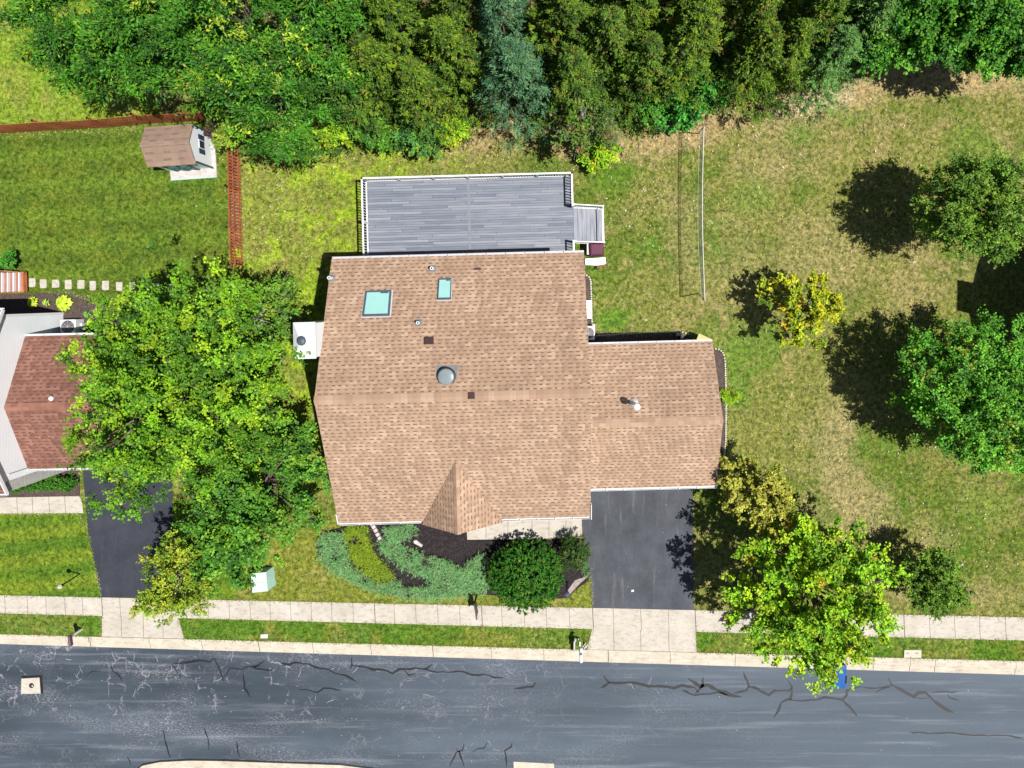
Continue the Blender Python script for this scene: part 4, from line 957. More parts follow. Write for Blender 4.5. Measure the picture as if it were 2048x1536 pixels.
o = MB().prism(px_poly([(827,1081),(832,1079),(846,1090),(843,1094),(828,1086)], .1), .03, .16).build("garden_rock", M['rock'], bevel=.02); tag(o, "long pale rock lying on the dark mulch below the front gable", "rock")
t = thing("stone_edging", P(755, 1065, 0), "curved strip of grey stones crossing the front bed below the roof edge", "stone edging")
for i, (x, y) in enumerate([(744,1046),(748,1053),(752,1060),(756,1068),(760,1076),(764,1083)]):
    a = P(x, y); MB().obox((a.x, a.y), .22, .23, .02, .13, R(-62)+i*.04, .88).build("stone", M['rock'], t)
for i, (x, y, lb) in enumerate([(1292,640,"tiny white marker lying in the grass behind the garage"),(1988,330,None),(1505,229,"small white stone on the bare soil right of the net"),(1990,683,None),(1827,524,"tiny pale stone patch below the upper right tree's shadow")]):
    if lb:
        a = P(x, y); o = MB().obox((a.x, a.y), .16, .09, 0, .05, .2*i, .8).build("pale_stone", M['rock']); tag(o, lb, "stone")
a = P(1302, 1180); o = MB().obox((1268 and P(1265,1181).x, P(0,1181).y), .16, .12, .022, .05, .3, .8).build("litter", M['white']); tag(o, "scrap of white litter on the dark driveway near its lower end", "litter")

# ------------------------------------------------------------------ neighbour's house on the left
nh = thing("neighbour_house", (-30.5, -5.6, 0), "neighbour's white sided house with a red brown shingle garage roof at the left edge", "house", rz=R(1.3))
NF = FR[nh.name]; NI = NF.inverted(); NLP = lambda px, py, z: NI @ P(px, py, z)
ne = NLP(127, 625.6, 0); se = NLP(127, 940, 0); wxn = ne.x; ny1 = ne.y; ny0 = se.y
ox = NLP(13, 988, 4.75).x; nye = NLP(0, 988, 4.75).y; nyn = ny1 + .25
nxl = wxn-11; ym = (nye+nyn)/2; hh = (nyn-nye)/2; nze, nzr = 4.75, 4.75+hh*.5
def nrz(y): return nze+(nzr-nze)*(1-abs(y-ym)/hh)
mb = MB(); zt0, zt1 = nrz(ny0)-.15, nrz(ny1)-.15
mb.add([(wxn,ny0,0),(wxn,ny1,0),(wxn,ny1,zt1),(wxn,ym,nzr-.15),(wxn,ny0,zt0),(nxl,ny0,0),(nxl,ny1,0),(nxl,ny1,zt1),(nxl,ym,nzr-.15),(nxl,ny0,zt0)],
       [(0,1,2,3,4),(9,8,7,6,5),(1,6,7,2)[::-1] if False else (2,7,6,1),(0,4,9,5)]); mb.build("wall", M['siding'], nh, local=True)
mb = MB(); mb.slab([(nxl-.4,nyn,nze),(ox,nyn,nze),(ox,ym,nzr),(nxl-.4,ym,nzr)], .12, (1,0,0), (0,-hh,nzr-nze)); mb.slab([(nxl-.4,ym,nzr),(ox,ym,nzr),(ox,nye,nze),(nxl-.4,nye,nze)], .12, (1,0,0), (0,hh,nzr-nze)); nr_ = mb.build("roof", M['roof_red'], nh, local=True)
mb = MB(); mb.bar((ox+.015, nye-.02, nze-.04), (ox+.015, ym, nzr-.04), .05, .18); mb.bar((ox+.015, ym, nzr-.04), (ox+.015, nyn+.02, nze-.04), .05, .18); mb.build("rake_trim", M['white'], nh, local=True)
gutter(nh, (nxl-.4, nye-.005, nze-.03), (ox, nye-.005, nze-.03), (0,-1,0)); gutter(nh, (nxl-.4, nyn+.005, nze-.03), (ox, nyn+.005, nze-.03), (0,1,0))
# corner boards and the frieze band
mb = MB(); mb.box((wxn+.002, ny1-.12, 0), (wxn+.03, ny1+.03, zt1)); mb.build("corner_board", M['white'], nh, local=True)
mb = MB(); 
for i in range(15): mb.box((wxn+.002, ny0-.03, .05+i*.30), (wxn+.035, ny0+.50, .05+i*.30+.27))
mb.build("corner_stone", paint("corner_stone", (.44,.43,.41), .8, .12), nh, local=True)
mb = MB(); y_ = NLP(78, 934, 2.9).y; mb.box((wxn+.004, y_-.04, 0), (wxn+.07, y_, 4.4)); mb.build("trim", M['white'], nh, local=True)
# garage wing
ge, gr_ = 3.0, 4.55
yb_ = NLP(120, 671, ge).y; yf_ = NLP(120, 937, ge).y; xr_ = NLP(262, 800, ge).x; gm = (yb_+yf_)/2
mb = MB(); mb.slab([(wxn+.002,yb_,ge),(xr_,yb_,ge),(xr_,gm,gr_),(wxn+.002,gm,gr_)], .12, (1,0,0), (0,-(yb_-gm),gr_-ge)); mb.slab([(wxn+.002,gm,gr_),(xr_,gm,gr_),(xr_,yf_,ge),(wxn+.002,yf_,ge)], .12, (1,0,0), (0,(yb_-gm),gr_-ge)); g2 = mb.build("roof", M['roof_red'], nh, local=True)
mb = MB(); cap(mb, (wxn+.02,gm,gr_), (xr_,gm,gr_), (0,1,0), (gr_-ge)/(yb_-gm), .20); mb.build("ridge_cap", M['roof_red_cap'], g2, local=True)
mb = MB(); mb.box((wxn+.002, yf_+.3, 0), (xr_-.3, yb_-.3, ge-.12)); mb.build("wall", M['siding'], nh, local=True)
mb = MB(); mb.add([(xr_-.301,yf_+.3,ge-.119),(xr_-.301,yb_-.3,ge-.119),(xr_-.301,gm,gr_-.14)],[(0,1,2)]); mb.build("gable_wall", M['siding'], nh, local=True)
gutter(nh, (wxn+.01, yb_+.005, ge-.03), (xr_, yb_+.005, ge-.03), (0,1,0)); gutter(nh, (wxn+.01, yf_-.005, ge-.03), (xr_, yf_-.005, ge-.03), (0,-1,0))
MB().box((wxn+1.6, yf_+.25, .03), (xr_-.8, yf_+.299, 2.3)).build("garage_door", M['white'], nh, local=True)
p = NLP(107, 796, 4.3); MB().lathe((p.x, p.y, nrz(0)*0+4.2), [(.10,0),(.10,.30),(.13,.30),(.05,.40)], 12).build("vent_pipe", M['white'], nh, local=True)
window(nh, (wxn, ny0+1.9), 'x', 1, .001, .001, 1.0) if False else None
t = thing("air_conditioner", P(139, 652, 0), "pale outdoor condenser with a round fan in the neighbour's back bed", "air conditioner")
a = P(135, 652, .8); condenser(t, a.x+.02, a.y-.05, .88, .84, .8)
a = P(158, 652, .35); t = thing("utility_box", a, "grey louvred utility box standing beside the neighbour's condenser", "utility box")
MB().obox((a.x, a.y), .42, .34, .0, .42, R(-4)).build("box", M['white_metal'], t, bevel=.01)
for i in range(3): MB().obox((a.x+.02, a.y-.09+i*.09), .30, .025, .421, .43, R(-4)).build("louvre", M['slate'], t)
a = P(145, 641, .2); o = MB().bar(P(122,640,.5), P(166,643,.12), .05).build("downspout_pipe", M['white']); tag(o, "white drain pipe lying along the back of the neighbour's condenser", "pipe")
# wooden stairs of the neighbour's deck
t = thing("wooden_stairs", P(20, 562, 0), "red brown wooden deck stairs with pale treads at the left edge", "stairs")
for i in range(5):
    z = 1.15-i*.2; x0 = P(-8+i*11.5, 0, z).x; x1 = P(3.5+i*11.5, 0, z).x
    MB().box((x0, P(0,584,z).y, z-.05), (x1-.06, P(0,545,z).y, z)).build("tread", M['redwood_pale'], t)
    if i < 4: MB().box((x1-.055, P(0,585,z).y, z-.19), (x1-.0, P(0,545,z).y, z-.02)).build("riser", M['white'], t)
mb = MB(); mb.bar(P(-10,541,1.3), P(48,545,.45), .05, .30); mb.build("stringer", M['redwood_pale'], t)
mb = MB(); mb.bar(P(48,543,.4), P(49,583,.4), .12, .3); mb.build("newel_board", M['redwood'], t)
mb = MB(); mb.bar(P(-10,586,1.25), P(48,584,.35), .05, .30); mb.build("stringer", M['redwood'], t)
mb = MB().box((P(-60,0,1.2).x, P(0,586,1.2).y, 1.1), (P(-9,0,1.2).x, P(0,520,1.2).y, 1.2)); mb.build("landing", M['redwood_pale'], t)
# stepping stones
for i, x in enumerate([65, 87, 111.5, 137, 162.5, 186, 211.5, 239, 266, 291, 315, 342, 367]):
    y = 565.5 + i*.95 + (.8 if i % 2 else -.3); a = P(x, y)
    rs = random.Random(i+50); w_, h_ = rs.uniform(.36,.42), rs.uniform(.50,.56); pts = []
    for (u, v) in ((-1,-1),(0,-1.04),(1,-1),(1.04,0),(1,1),(0,1.03),(-1,1),(-1.03,0)):
        pts.append((a.x+u*w_/2*rs.uniform(.86,1.03), a.y+v*h_/2*rs.uniform(.88,1.03)))
    o = MB().prism(pts, -.02, .045).build("stepping_stone", M['stone'], bevel=.012)
    nth = ["first","second","third","fourth","fifth","sixth","seventh","eighth","ninth","tenth","eleventh","twelfth","thirteenth"][i]
    tag(o, f"{nth} pale stepping stone counted from the neighbour's wooden stairs", "stepping stone", "stepping stones across the neighbour's lawn")

# ------------------------------------------------------------------ shed
sh = thing("garden_shed", (P(338, 291, 1).x, P(338, 291, 1).y, 0), "white garden shed with a brown shingle roof and green door braces", "shed", rz=R(4.0))
SI = FR[sh.name].inverted(); SP = lambda px, py, z: SI @ P(px, py, z)
ez, rz_ = 2.15, 2.75
cs = [SP(288,252.5,ez), SP(385.5,249.5,ez), SP(393,329.5,ez), SP(297,333.5,ez)]
sx0 = (cs[0].x+cs[3].x)/2; sx1 = (cs[1].x+cs[2].x)/2; sy1 = (cs[0].y+cs[1].y)/2; sy0 = (cs[2].y+cs[3].y)/2; sm = (sy0+sy1)/2
mb = MB(); mb.slab([(sx0,sy1,ez),(sx1,sy1,ez),(sx1,sm,rz_),(sx0,sm,rz_)], .06, (1,0,0), (0,-1,.5)); mb.slab([(sx0,sm,rz_),(sx1,sm,rz_),(sx1,sy0,ez),(sx0,sy0,ez)], .06, (1,0,0), (0,1,.5)); sr = mb.build("roof", M['roof_shed'], sh, local=True)
mb = MB(); cap(mb, (sx0-.01,sm,rz_), (sx1+.01,sm,rz_), (0,1,0), .5, .14, .015); mb.build("ridge_cap", M['roof_shed'], sr, local=True)
a0, a1, b0_, b1_ = sx0+.12, sx1-.04, sy0+.16, sy1-.06
zt_ = ez+.0; mb = MB()
mb.add([(a1,b0_,.1),(a1,b1_,.1),(a1,b1_,ez-.05),(a1,sm,rz_-.09),(a1,b0_,ez-.05),(a0,b0_,.1),(a0,b1_,.1),(a0,b1_,ez-.05),(a0,sm,rz_-.09),(a0,b0_,ez-.05)],
       [(0,1,2,3,4),(9,8,7,6,5),(2,7,6,1),(0,4,9,5)]); sw_ = mb.build("wall", M['siding'], sh, local=True)
for y in (b0_, b1_): MB().box((a1+.002, y-.05, .1), (a1+.03, y+.05, ez-.1)).build("corner_board", M['green_trim'], sh, local=True)
ym_ = sm+.15
f = MB().box((a1+.002, ym_-.24, 1.0), (a1+.03, ym_+.24, 1.6)).build("window", M['white'], sh, local=True); MB().box((a1+.031, ym_-.20, 1.04), (a1+.036, ym_+.20, 1.56)).build("pane", M['window'], f, local=True)
for s in (-1, 1): MB().box((a1+.002, ym_+s*.40-.14, .98), (a1+.028, ym_+s*.40+.14, 1.62)).build("shutter", M['navy'], sh, local=True)
dxa, dxb = a0+.45, a0+1.75
d_ = MB().box((dxa, b0_-.03, .12), (dxb, b0_-.002, 1.85)).build("door", M['siding'], sh, local=True)
mb = MB(); xm_ = (dxa+dxb)/2
for (p_, q_) in (((dxa,.14),(dxa,1.85)),((xm_,.14),(xm_,1.85)),((dxb,.14),(dxb,1.85)),((dxa,.14),(xm_,1.0)),((xm_,.14),(dxa,1.0)),((xm_,.14),(dxb,1.0)),((dxb,.14),(xm_,1.0)),((dxa,1.05),(dxb,1.05)),((dxa,1.84),(dxb,1.84))):
    mb.bar((p_[0], b0_-.05, p_[1]), (q_[0], b0_-.05, q_[1]), .05, .07)
mb.build("brace", M['green_trim'], d_, local=True)
MB().box((a0+.0, b0_-.50, 0), (a1+.18, b1_+.1, .098)).build("floor_slab", M['rock'], sh, local=True)
MB().box((a0-.0, b0_-.56, 0), (a1+.18, b0_-.502, .13)).build("front_beam", M['mint_side'], sh, local=True)

# ------------------------------------------------------------------ fences
def fence(pts, label, hgt=1.75, side=1):
    W = [P(x, y) for x, y in pts]; rs = random.Random(11)
    t = thing("picket_fence", W[0], label, "fence", "red brown picket fences")
    pk = MB(); rl = MB(); posts = []
    for a, b in zip(W[:-1], W[1:]):
        d = b-a; L = d.length; ang = math.atan2(d.y, d.x); u = d.normalized(); nr = Vector((-u.y, u.x, 0))
        n = int(L/.19)
        for i in range(n+1):
            for s in (1,) if True else (1,-1):
                c_ = a+u*(i*.19)+nr*.035*side; hh_ = hgt+rs.uniform(-.015,.015)
                pk.obox((c_.x, c_.y), .125, .02, .05, hh_-.05, ang); pk.obox((c_.x, c_.y), .125, .02, hh_-.05, hh_, ang, .45)
        for z in (.3, 1.0, hgt-.2): rl.bar(a+Vector((0,0,z)), b+Vector((0,0,z)), .04, .09)
        m = max(1, int(round(L/2.4)))
        for i in range(m+1): posts.append(a+d*(i/m)-nr*.075*side)
    pk.build("pickets", M['redwood'], t); rl.build("rails", M['redwood'], t)
    for p in posts: MB().obox((p.x, p.y), .10, .10, 0, hgt+.06, 0, .97).build("post", M['redwood'], t)
fence([(-90,272),(0,266),(110,259),(215,254),(300,246),(395,241),(455,238)], "red brown picket fence running from the left edge to behind the shed", side=-1)
fence([(478,244),(480,300),(482,380),(484,460),(487,560),(488,620)], "red brown picket fence running down beside the shed towards the big maple")

# ------------------------------------------------------------------ house beyond the right edge (its shadow falls into the picture)
rh = thing("neighbour_house", (33, -2, 0), "neighbour's house just beyond the right edge whose gabled shadow reaches the lawn", "house")
mb = MB().box((27.75, -6.0, 0), (38, 3.2, 5.3)); mb.build("wall", M['siding'], rh)
mb = MB(); mb.slab([(27.45,3.5,5.3),(38.3,3.5,5.3),(38.3,-1.4,8.2),(27.45,-1.4,8.2)], .12, (1,0,0), (0,-1,.6)); mb.slab([(27.45,-1.4,8.2),(38.3,-1.4,8.2),(38.3,-6.3,5.3),(27.45,-6.3,5.3)], .12, (1,0,0), (0,1,.6)); mb.build("roof", M['roof'], rh)
MB().box((27.42, -1.85, 0), (27.74, -.1, 9.55)).build("chimney", M['siding'], rh)

# ------------------------------------------------------------------ plants
def unit(v): return v/np.maximum(np.linalg.norm(v, axis=-1, keepdims=True), 1e-9)
def leaves(name, parent, c, ax, nr, L, Wd, col, fold=.0):
    """one mesh of leaf faces: c centre, ax long axis, nr normal"""
    ax = unit(ax); b = unit(np.cross(nr, ax)); L = L[:, None]; Wd = Wd[:, None]
    n_ = unit(np.cross(ax, b))
    v = np.stack([c-ax*L*.5, c+b*Wd*.5-ax*L*.02+n_*Wd*.12, c+ax*L*.5-n_*L*.10, c-b*Wd*.5-ax*L*.02+n_*Wd*.12], 1)
    off = np.array(frame(parent).translation) if parent is not None else np.zeros(3)
    v = (v-off).reshape(-1, 3)
    me = bpy.data.meshes.new(name); q = np.arange(len(v)).reshape(-1, 4)
    np_mesh(me, v, q, np.clip(np.repeat(col, 4, axis=0), 0, 1)); me.materials.append(M['leaf'])
    o = bpy.data.objects.new(name, me); COL.objects.link(o)
    if parent is not None: o.parent = parent; FR[o.name] = frame(parent)
    return o
GAIN = 1.6
def cols(rs, n, pal, clump, jit=.22):
    """pal: list of (weight, rgb); clump: per leaf clump id -> colour choice per clump plus jitter per leaf"""
    nc = clump.max()+1; w = np.array([p[0] for p in pal]); w = w/w.sum(); C_ = np.array([p[1] for p in pal])*GAIN
    a = C_[rs.choice(len(pal), nc, p=w)]; b = C_[rs.choice(len(pal), n, p=w)]
    k_ = rs.rand(n, 1)*.45
    c = a[clump]*(1-k_)+b*k_
    return c*(1+(rs.rand(n, 1)-.5)*2*jit)*(1+(rs.rand(nc, 1)[clump]-.5)*.65)
def tree(name, cx, cy, ri, zc, rz, label, pal, K=200, S=6, Q=9, lsz=.15, lw=.8, clump=.75, seed=1, sx=1.0, sy=1.0, lobes=.28, grp=None, cat="tree", bark='bark', flat=.45, inner=.28, starry=0, trunk_r=None, limbs=16, zlow=-.45, drop=0.0, open_=1.0, per=9, rag=.34, scat=.085, dome=.35):
    rs = np.random.RandomState(seed); c = np.array(P(cx, cy, zc)); R0 = ri*(H-zc)/F
    base = (c[0], c[1], 0); t = thing(name, base, label, cat, grp)
    bump_d = unit(rs.randn(9, 3)*np.array([1,1,.5])); bump_a = rs.uniform(-lobes, lobes, 9)
    def shape(d):
        f = np.ones(len(d))
        for bd, ba in zip(bump_d, bump_a): f = f + ba*np.clip(d@bd, 0, 1)**5
        return f
    NB_ = max(6, int(K/per)); bd_ = unit(rs.randn(NB_*6, 3)); bd_ = bd_[bd_[:, 2] > zlow][:NB_]; NB_ = len(bd_)
    br = rs.uniform(1-rag, 1.06, NB_)*shape(bd_)*np.where(rs.rand(NB_) < inner*.6, rs.uniform(.5, .8, NB_), 1.0)
    bi = rs.randint(0, NB_, K); tt_ = 1-.62*rs.rand(K)**1.25
    RR = np.array([R0*sx, R0*sy, rz])
    cc = c + bd_[bi]*RR*(br[bi]*tt_)[:, None] + rs.randn(K, 3)*np.array([1, 1, .6])*scat*np.sqrt(R0*rz)*(.55+.6*tt_)[:, None]
    d = unit((cc-c)/RR)
    cc[:, 2] = np.maximum(cc[:, 2], .35)
    out = unit(d*np.array([1, 1, .6]) + np.array([0, 0, flat]))
    n = K*S
    sdv = unit(np.repeat(out, S, 0) + rs.randn(n, 3)*np.array([.6, .6, .35])*(1.5 if starry else 1)); sL = clump*rs.uniform(.45, 1.15, n)
    so_ = np.repeat(cc, S, 0)
    m = n*Q; tt = rs.uniform(.08, 1, m); sd2 = np.repeat(sdv, Q, 0); 
    pos = np.repeat(so_, Q, 0) + sd2*(tt*np.repeat(sL, Q))[:, None] + rs.randn(m, 3)*.045*clump/.6
    pos[:, 2] -= (drop+.18)*tt**2*clump
    pos[:, 2] = np.maximum(pos[:, 2], .05)
    ax = sd2 + rs.randn(m, 3)*.55
    nr = np.array([0, 0, 1.0 if dome < 1 else .25]) + dome*np.repeat(np.repeat(d, S, 0), Q, 0) + rs.randn(m, 3)*.42
    L = lsz*rs.uniform(.6, 1.25, m); cid = np.repeat(np.arange(K), S*Q)
    leaves("crown", t, pos, ax, nr, L, L*lw, cols(rs, m, pal, cid))
    # trunk with limbs and twigs
    tr = trunk_r or max(.06, R0*.045); mb = MB(); ztop = zc+rz*.35
    tp = Vector((c[0]+rs.uniform(-.2,.2), c[1]+rs.uniform(-.2,.2), ztop)); b0 = Vector(base); mid = b0.lerp(tp, .5)+Vector((rs.uniform(-.12,.12), rs.uniform(-.12,.12), 0))
    mb.tube([b0, b0.lerp(mid, .5), mid, tp], [tr*1.25, tr, tr*.8, tr*.3], 10)
    for i in rs.choice(K, min(limbs, K), replace=False):
        e = Vector(cc[i]); s_ = b0.lerp(tp, float(rs.uniform(.35, .85))); s_ = Vector((s_.x, s_.y, min(s_.z, e.z+.3)))
        m_ = s_.lerp(e, .5)+Vector((0, 0, .12*R0)); mb.tube([s_, m_, e], [tr*.38, tr*.22, tr*.07], 6)
        for j in range(3):
            e2 = e+Vector(out[i])*clump*.8+Vector(tuple(rs.randn(3)*.25)); mb.tube([m_.lerp(e, .6), e2], [tr*.09, tr*.03], 4)
    mb.build("trunk", M[bark], t)
    return t
def conifer(name, bx, by, rb, h, label, pal, K=420, S=7, Q=9, seed=1, nl=.13, nw=.32, spray=.62, grp="conifers in the belt behind the houses", pw=.8, up=.35, z0=.4, bark='bark'):
    """bx, by: ground position of the trunk in photograph pixels, rb: radius in metres, h: height"""
    rs = np.random.RandomState(seed); b = np.array(P(bx, by, 0)); t = thing(name, tuple(b), label, "conifer", grp)
    u = rs.rand(K)**.75; z = z0+(h-z0)*u; r = rb*(1-u)**pw*(1+.0*u)+.06
    a = rs.uniform(0, 2*math.pi, K); lob = 1+.22*np.sin(a*3+seed+z*.9)+.22*np.sin(a*7+z*2.3+seed)
    rr = r*rs.uniform(.55, 1.0, K)*lob
    d = np.stack([np.cos(a), np.sin(a), np.zeros(K)], 1); cc = b+np.stack([np.cos(a)*rr, np.sin(a)*rr, z], 1)
    out = unit(d+np.array([0, 0, up])+rs.randn(K, 3)*.15)
    n = K*S; sdv = unit(np.repeat(out, S, 0)+rs.randn(n, 3)*np.array([.42, .42, .22])); sL = spray*rs.uniform(.4, 1.1, n)*np.repeat((.55+.6*(1-u)), S)
    m = n*Q; tt = rs.uniform(.0, 1, m); sd2 = np.repeat(sdv, Q, 0)
    pos = np.repeat(np.repeat(cc, S, 0), Q, 0)+sd2*(tt*np.repeat(sL, Q))[:, None]+rs.randn(m, 3)*.025
    pos[:, 2] = np.maximum(pos[:, 2], .05)
    ax = sd2+rs.randn(m, 3)*.6; nr = np.array([0, 0, .9])+.5*np.repeat(np.repeat(d, S, 0), Q, 0)+rs.randn(m, 3)*.4
    L = nl*rs.uniform(.6, 1.4, m); cid = np.repeat(np.arange(K), S*Q)
    leaves("crown", t, pos, ax, nr, L, L*nw, cols(rs, m, pal, cid, .25))
    mb = MB(); mb.tube([tuple(b), (b[0], b[1], h*.93)], [.16, .03], 8)
    for i in rs.choice(K, min(26, K), replace=False): mb.tube([(b[0], b[1], max(.2, z[i]-.15)), tuple(cc[i])], [.035, .012], 5)
    mb.build("trunk", M[bark], t)
    return t

MAPLE = [(4, (.130,.265,.010)), (4, (.070,.175,.010)), (2, (.215,.330,.012)), (1.5, (.040,.115,.012))]
DARKG = [(4, (.050,.150,.014)), (3, (.080,.200,.016)), (2, (.030,.100,.014)), (1, (.130,.235,.020))]
LIME = [(4, (.180,.330,.012)), (3, (.100,.230,.012)), (2, (.290,.370,.014)), (1, (.38,.30,.02))]
YELG = [(3, (.30,.29,.022)), (3, (.19,.24,.020)), (2, (.40,.32,.025)), (1, (.10,.16,.02))]
YELO = [(4, (.36,.36,.012)), (4, (.23,.29,.014)), (.5, (.40,.24,.02)), (2, (.08,.16,.015))]
OLIV = [(4, (.30,.31,.040)), (2, (.20,.23,.032)), (3, (.38,.36,.060))]
WALN = [(4, (.055,.190,.012)), (3, (.030,.120,.010)), (1.5, (.120,.270,.014)), (.7, (.27,.36,.025)), (2, (.018,.070,.010))]
CEDR = [(4, (.150,.230,.014)), (3, (.090,.170,.016)), (2, (.220,.280,.018)), (.5, (.22,.17,.03)), (1, (.045,.09,.016))]
CEDG = [(4, (.105,.205,.018)), (3, (.065,.150,.016)), (2, (.165,.255,.022)), (1, (.18,.17,.03))]
SPRU = [(4, (.125,.290,.140)), (3, (.080,.210,.105)), (2, (.190,.370,.175)), (1, (.13,.18,.08))]
GLOS = [(4, (.060,.170,.030)), (3, (.035,.115,.024)), (2, (.110,.240,.035))]
BUSH = [(4, (.030,.150,.014)), (3, (.050,.200,.018)), (2, (.080,.230,.022)), (1, (.16,.20,.03))]

def dim(p, f, k=(1, 1, 1)): return [(w_, tuple(c_*f*kk for c_, kk in zip(rgb, k))) for w_, rgb in p]
WALN = dim(WALN, .80); CEDR = dim(CEDR, .70, (.92, 1.04, 1)) + [(2, (.020, .045, .010))]; CEDG = dim(CEDG, .74) + [(2, (.018, .045, .010))]
SPRU = dim(SPRU, .56, (1, 1.02, .92)) + [(1.5, (.022, .060, .035))]; OLIV = dim(OLIV, .84); MAPLE = dim(MAPLE, .98) + [(1.5, (.030, .085, .010))]
# the big trees between the two houses
tree("maple_tree", 372, 783, 248, 6.6, 4.4, "largest bright green maple, spreading between the two houses over the brown roof", MAPLE, K=1150, S=8, Q=12, lsz=.13, clump=.74, seed=11, per=4.6, rag=.24, scat=.046, sx=1.0, sy=1.04, lobes=.33, limbs=46, starry=1)
tree("tree", 510, 640, 118, 5.0, 3.2, "darker green tree with bare grey twigs between the fence end and the chimney", [(3,(.055,.135,.014)),(3,(.085,.175,.014)),(1,(.16,.22,.02))], K=280, per=6, S=6, Q=10, lsz=.13, clump=.8, seed=12, lobes=.4, bark='bark_grey', limbs=60)
tree("maple_tree", 525, 965, 138, 4.6, 3.1, "deep green maple below the largest maple, near the front corner of the tan roof", DARKG, K=360, per=6, rag=.28, scat=.05, S=7, Q=13, lsz=.15, clump=.75, seed=13, sy=1.02, lobes=.35, limbs=24)
tree("tree", 455, 1078, 84, 3.4, 2.1, "green tree on the front lawn just above the pale green utility cabinet", DARKG, K=280, per=5, S=6, Q=11, lsz=.14, clump=.6, seed=14, sy=.9, lobes=.3)
tree("street_tree", 360, 1160, 84, 4.2, 2.3, "small yellowing tree by the pavement overhanging the neighbour's apron", [(4,(.19,.26,.018)),(3,(.12,.21,.016)),(2,(.27,.29,.025)),(1,(.07,.13,.016))], K=260, per=5, rag=.25, S=6, Q=9, lsz=.11, clump=.55, seed=15, lobes=.3, limbs=24)
# right side lawn trees
tree("maple_tree", 1630, 1183, 154, 4.3, 2.8, "yellow green maple with orange tints overhanging the kerb at lower right", [(5,(.180,.340,.012)),(3,(.110,.245,.012)),(3,(.270,.370,.014)),(.35,(.36,.25,.02)),(1,(.05,.13,.012))], K=640, S=8, Q=12, lsz=.14, clump=.60, seed=21, per=3.6, rag=.14, scat=.05, lobes=.33, limbs=26)
tree("tree", 1520, 985, 92, 3.6, 1.8, "olive yellow tree with clumpy leaves right of the driveway", OLIV, K=260, per=6, S=8, Q=12, lsz=.12, clump=.42, seed=22, lobes=.35, inner=.25, limbs=24)
tree("tree", 1608, 622, 82, 2.9, 1.7, "sparse golden yellow tree alone on the dry lawn right of the net", YELO, K=170, per=5, rag=.3, S=8, Q=13, lsz=.13, clump=.42, seed=23, lobes=.5, inner=.3, limbs=20)
tree("tree", 1958, 405, 108, 5.0, 2.7, "dark fine leaved tree at the right edge, upper of the two big lawn trees", [(4,(.105,.200,.020)),(3,(.050,.115,.014)),(2,(.165,.260,.028))], K=700, per=4, rag=.20, S=6, Q=12, lsz=.11, clump=.6, seed=24, lobes=.25, inner=.4, limbs=28)
tree("tree", 1956, 795, 146, 4.4, 2.9, "large round bright green tree at the right edge, lower of the two big lawn trees", [(4,(.070,.220,.018)),(3,(.110,.280,.020)),(2,(.045,.150,.018)),(.7,(.20,.26,.03))], K=820, per=3.5, rag=.10, scat=.05, S=8, Q=12, lsz=.125, clump=.7, seed=25, lobes=.22, limbs=26)
tree("tree", 1866, 1166, 60, 2.7, 1.6, "small round dark green tree by the pavement at lower right", [(4,(.085,.170,.016)),(3,(.130,.220,.022)),(1,(.035,.09,.012))], K=360, per=3.5, rag=.12, S=6, Q=11, lsz=.10, clump=.38, seed=26, lobes=.2)
# belt behind the houses: broadleaf trees on the left
WG = "broadleaf trees in the belt behind the houses"
for i, (cx, cy, ri, zc, rz, lb) in enumerate([
    (128, 48, 88, 6.0, 3.0, "leafy green tree at the top left corner above the lime lawn"),
    (252, 105, 102, 6.2, 3.2, "leafy green tree whose lower edge shades the fence left of the shed"),
    (300, 10, 120, 7.2, 3.4, "leafy green tree cut by the top edge, second from the left corner"),
    (448, 128, 108, 6.6, 3.4, "leafy green tree standing directly above the shed"),
    (470, 20, 125, 7.6, 3.4, "leafy green tree cut by the top edge straight above the garden shed"),
    (565, 205, 112, 5.8, 3.3, "leafy green tree hanging over the lime grass right of the fence"),
    (640, 70, 118, 7.2, 3.4, "leafy green tree between the locusts and the first olive cedar at the top"),
    (700, -20, 120, 7.6, 3.2, "dark leafy tree cut by the top edge left of the olive cedars")]):
    tree("locust_tree", cx, cy, ri, zc, rz, lb, WALN, K=165, per=6.5, rag=.34, scat=.045, S=9, Q=11, lsz=.21, lw=.38, clump=1.0, seed=40+i, starry=1, lobes=.36, grp=WG, limbs=22, inner=.35)
tree("shrub", 470, 268, 36, 2.2, 1.3, "yellow green shrub at the fence corner right of the shed", [(3,(.15,.25,.02)),(2,(.24,.27,.03)),(2,(.08,.16,.02))], K=90, S=6, Q=8, lsz=.12, clump=.5, seed=60, cat="shrub")
tree("shrub", 435, 258, 22, 1.0, .7, "dark purple leaved shrub between the shed and the fence corner", [(3,(.030,.018,.016)),(2,(.06,.035,.03))], K=45, S=6, Q=8, lsz=.16, lw=.4, clump=.45, seed=61, cat="shrub")
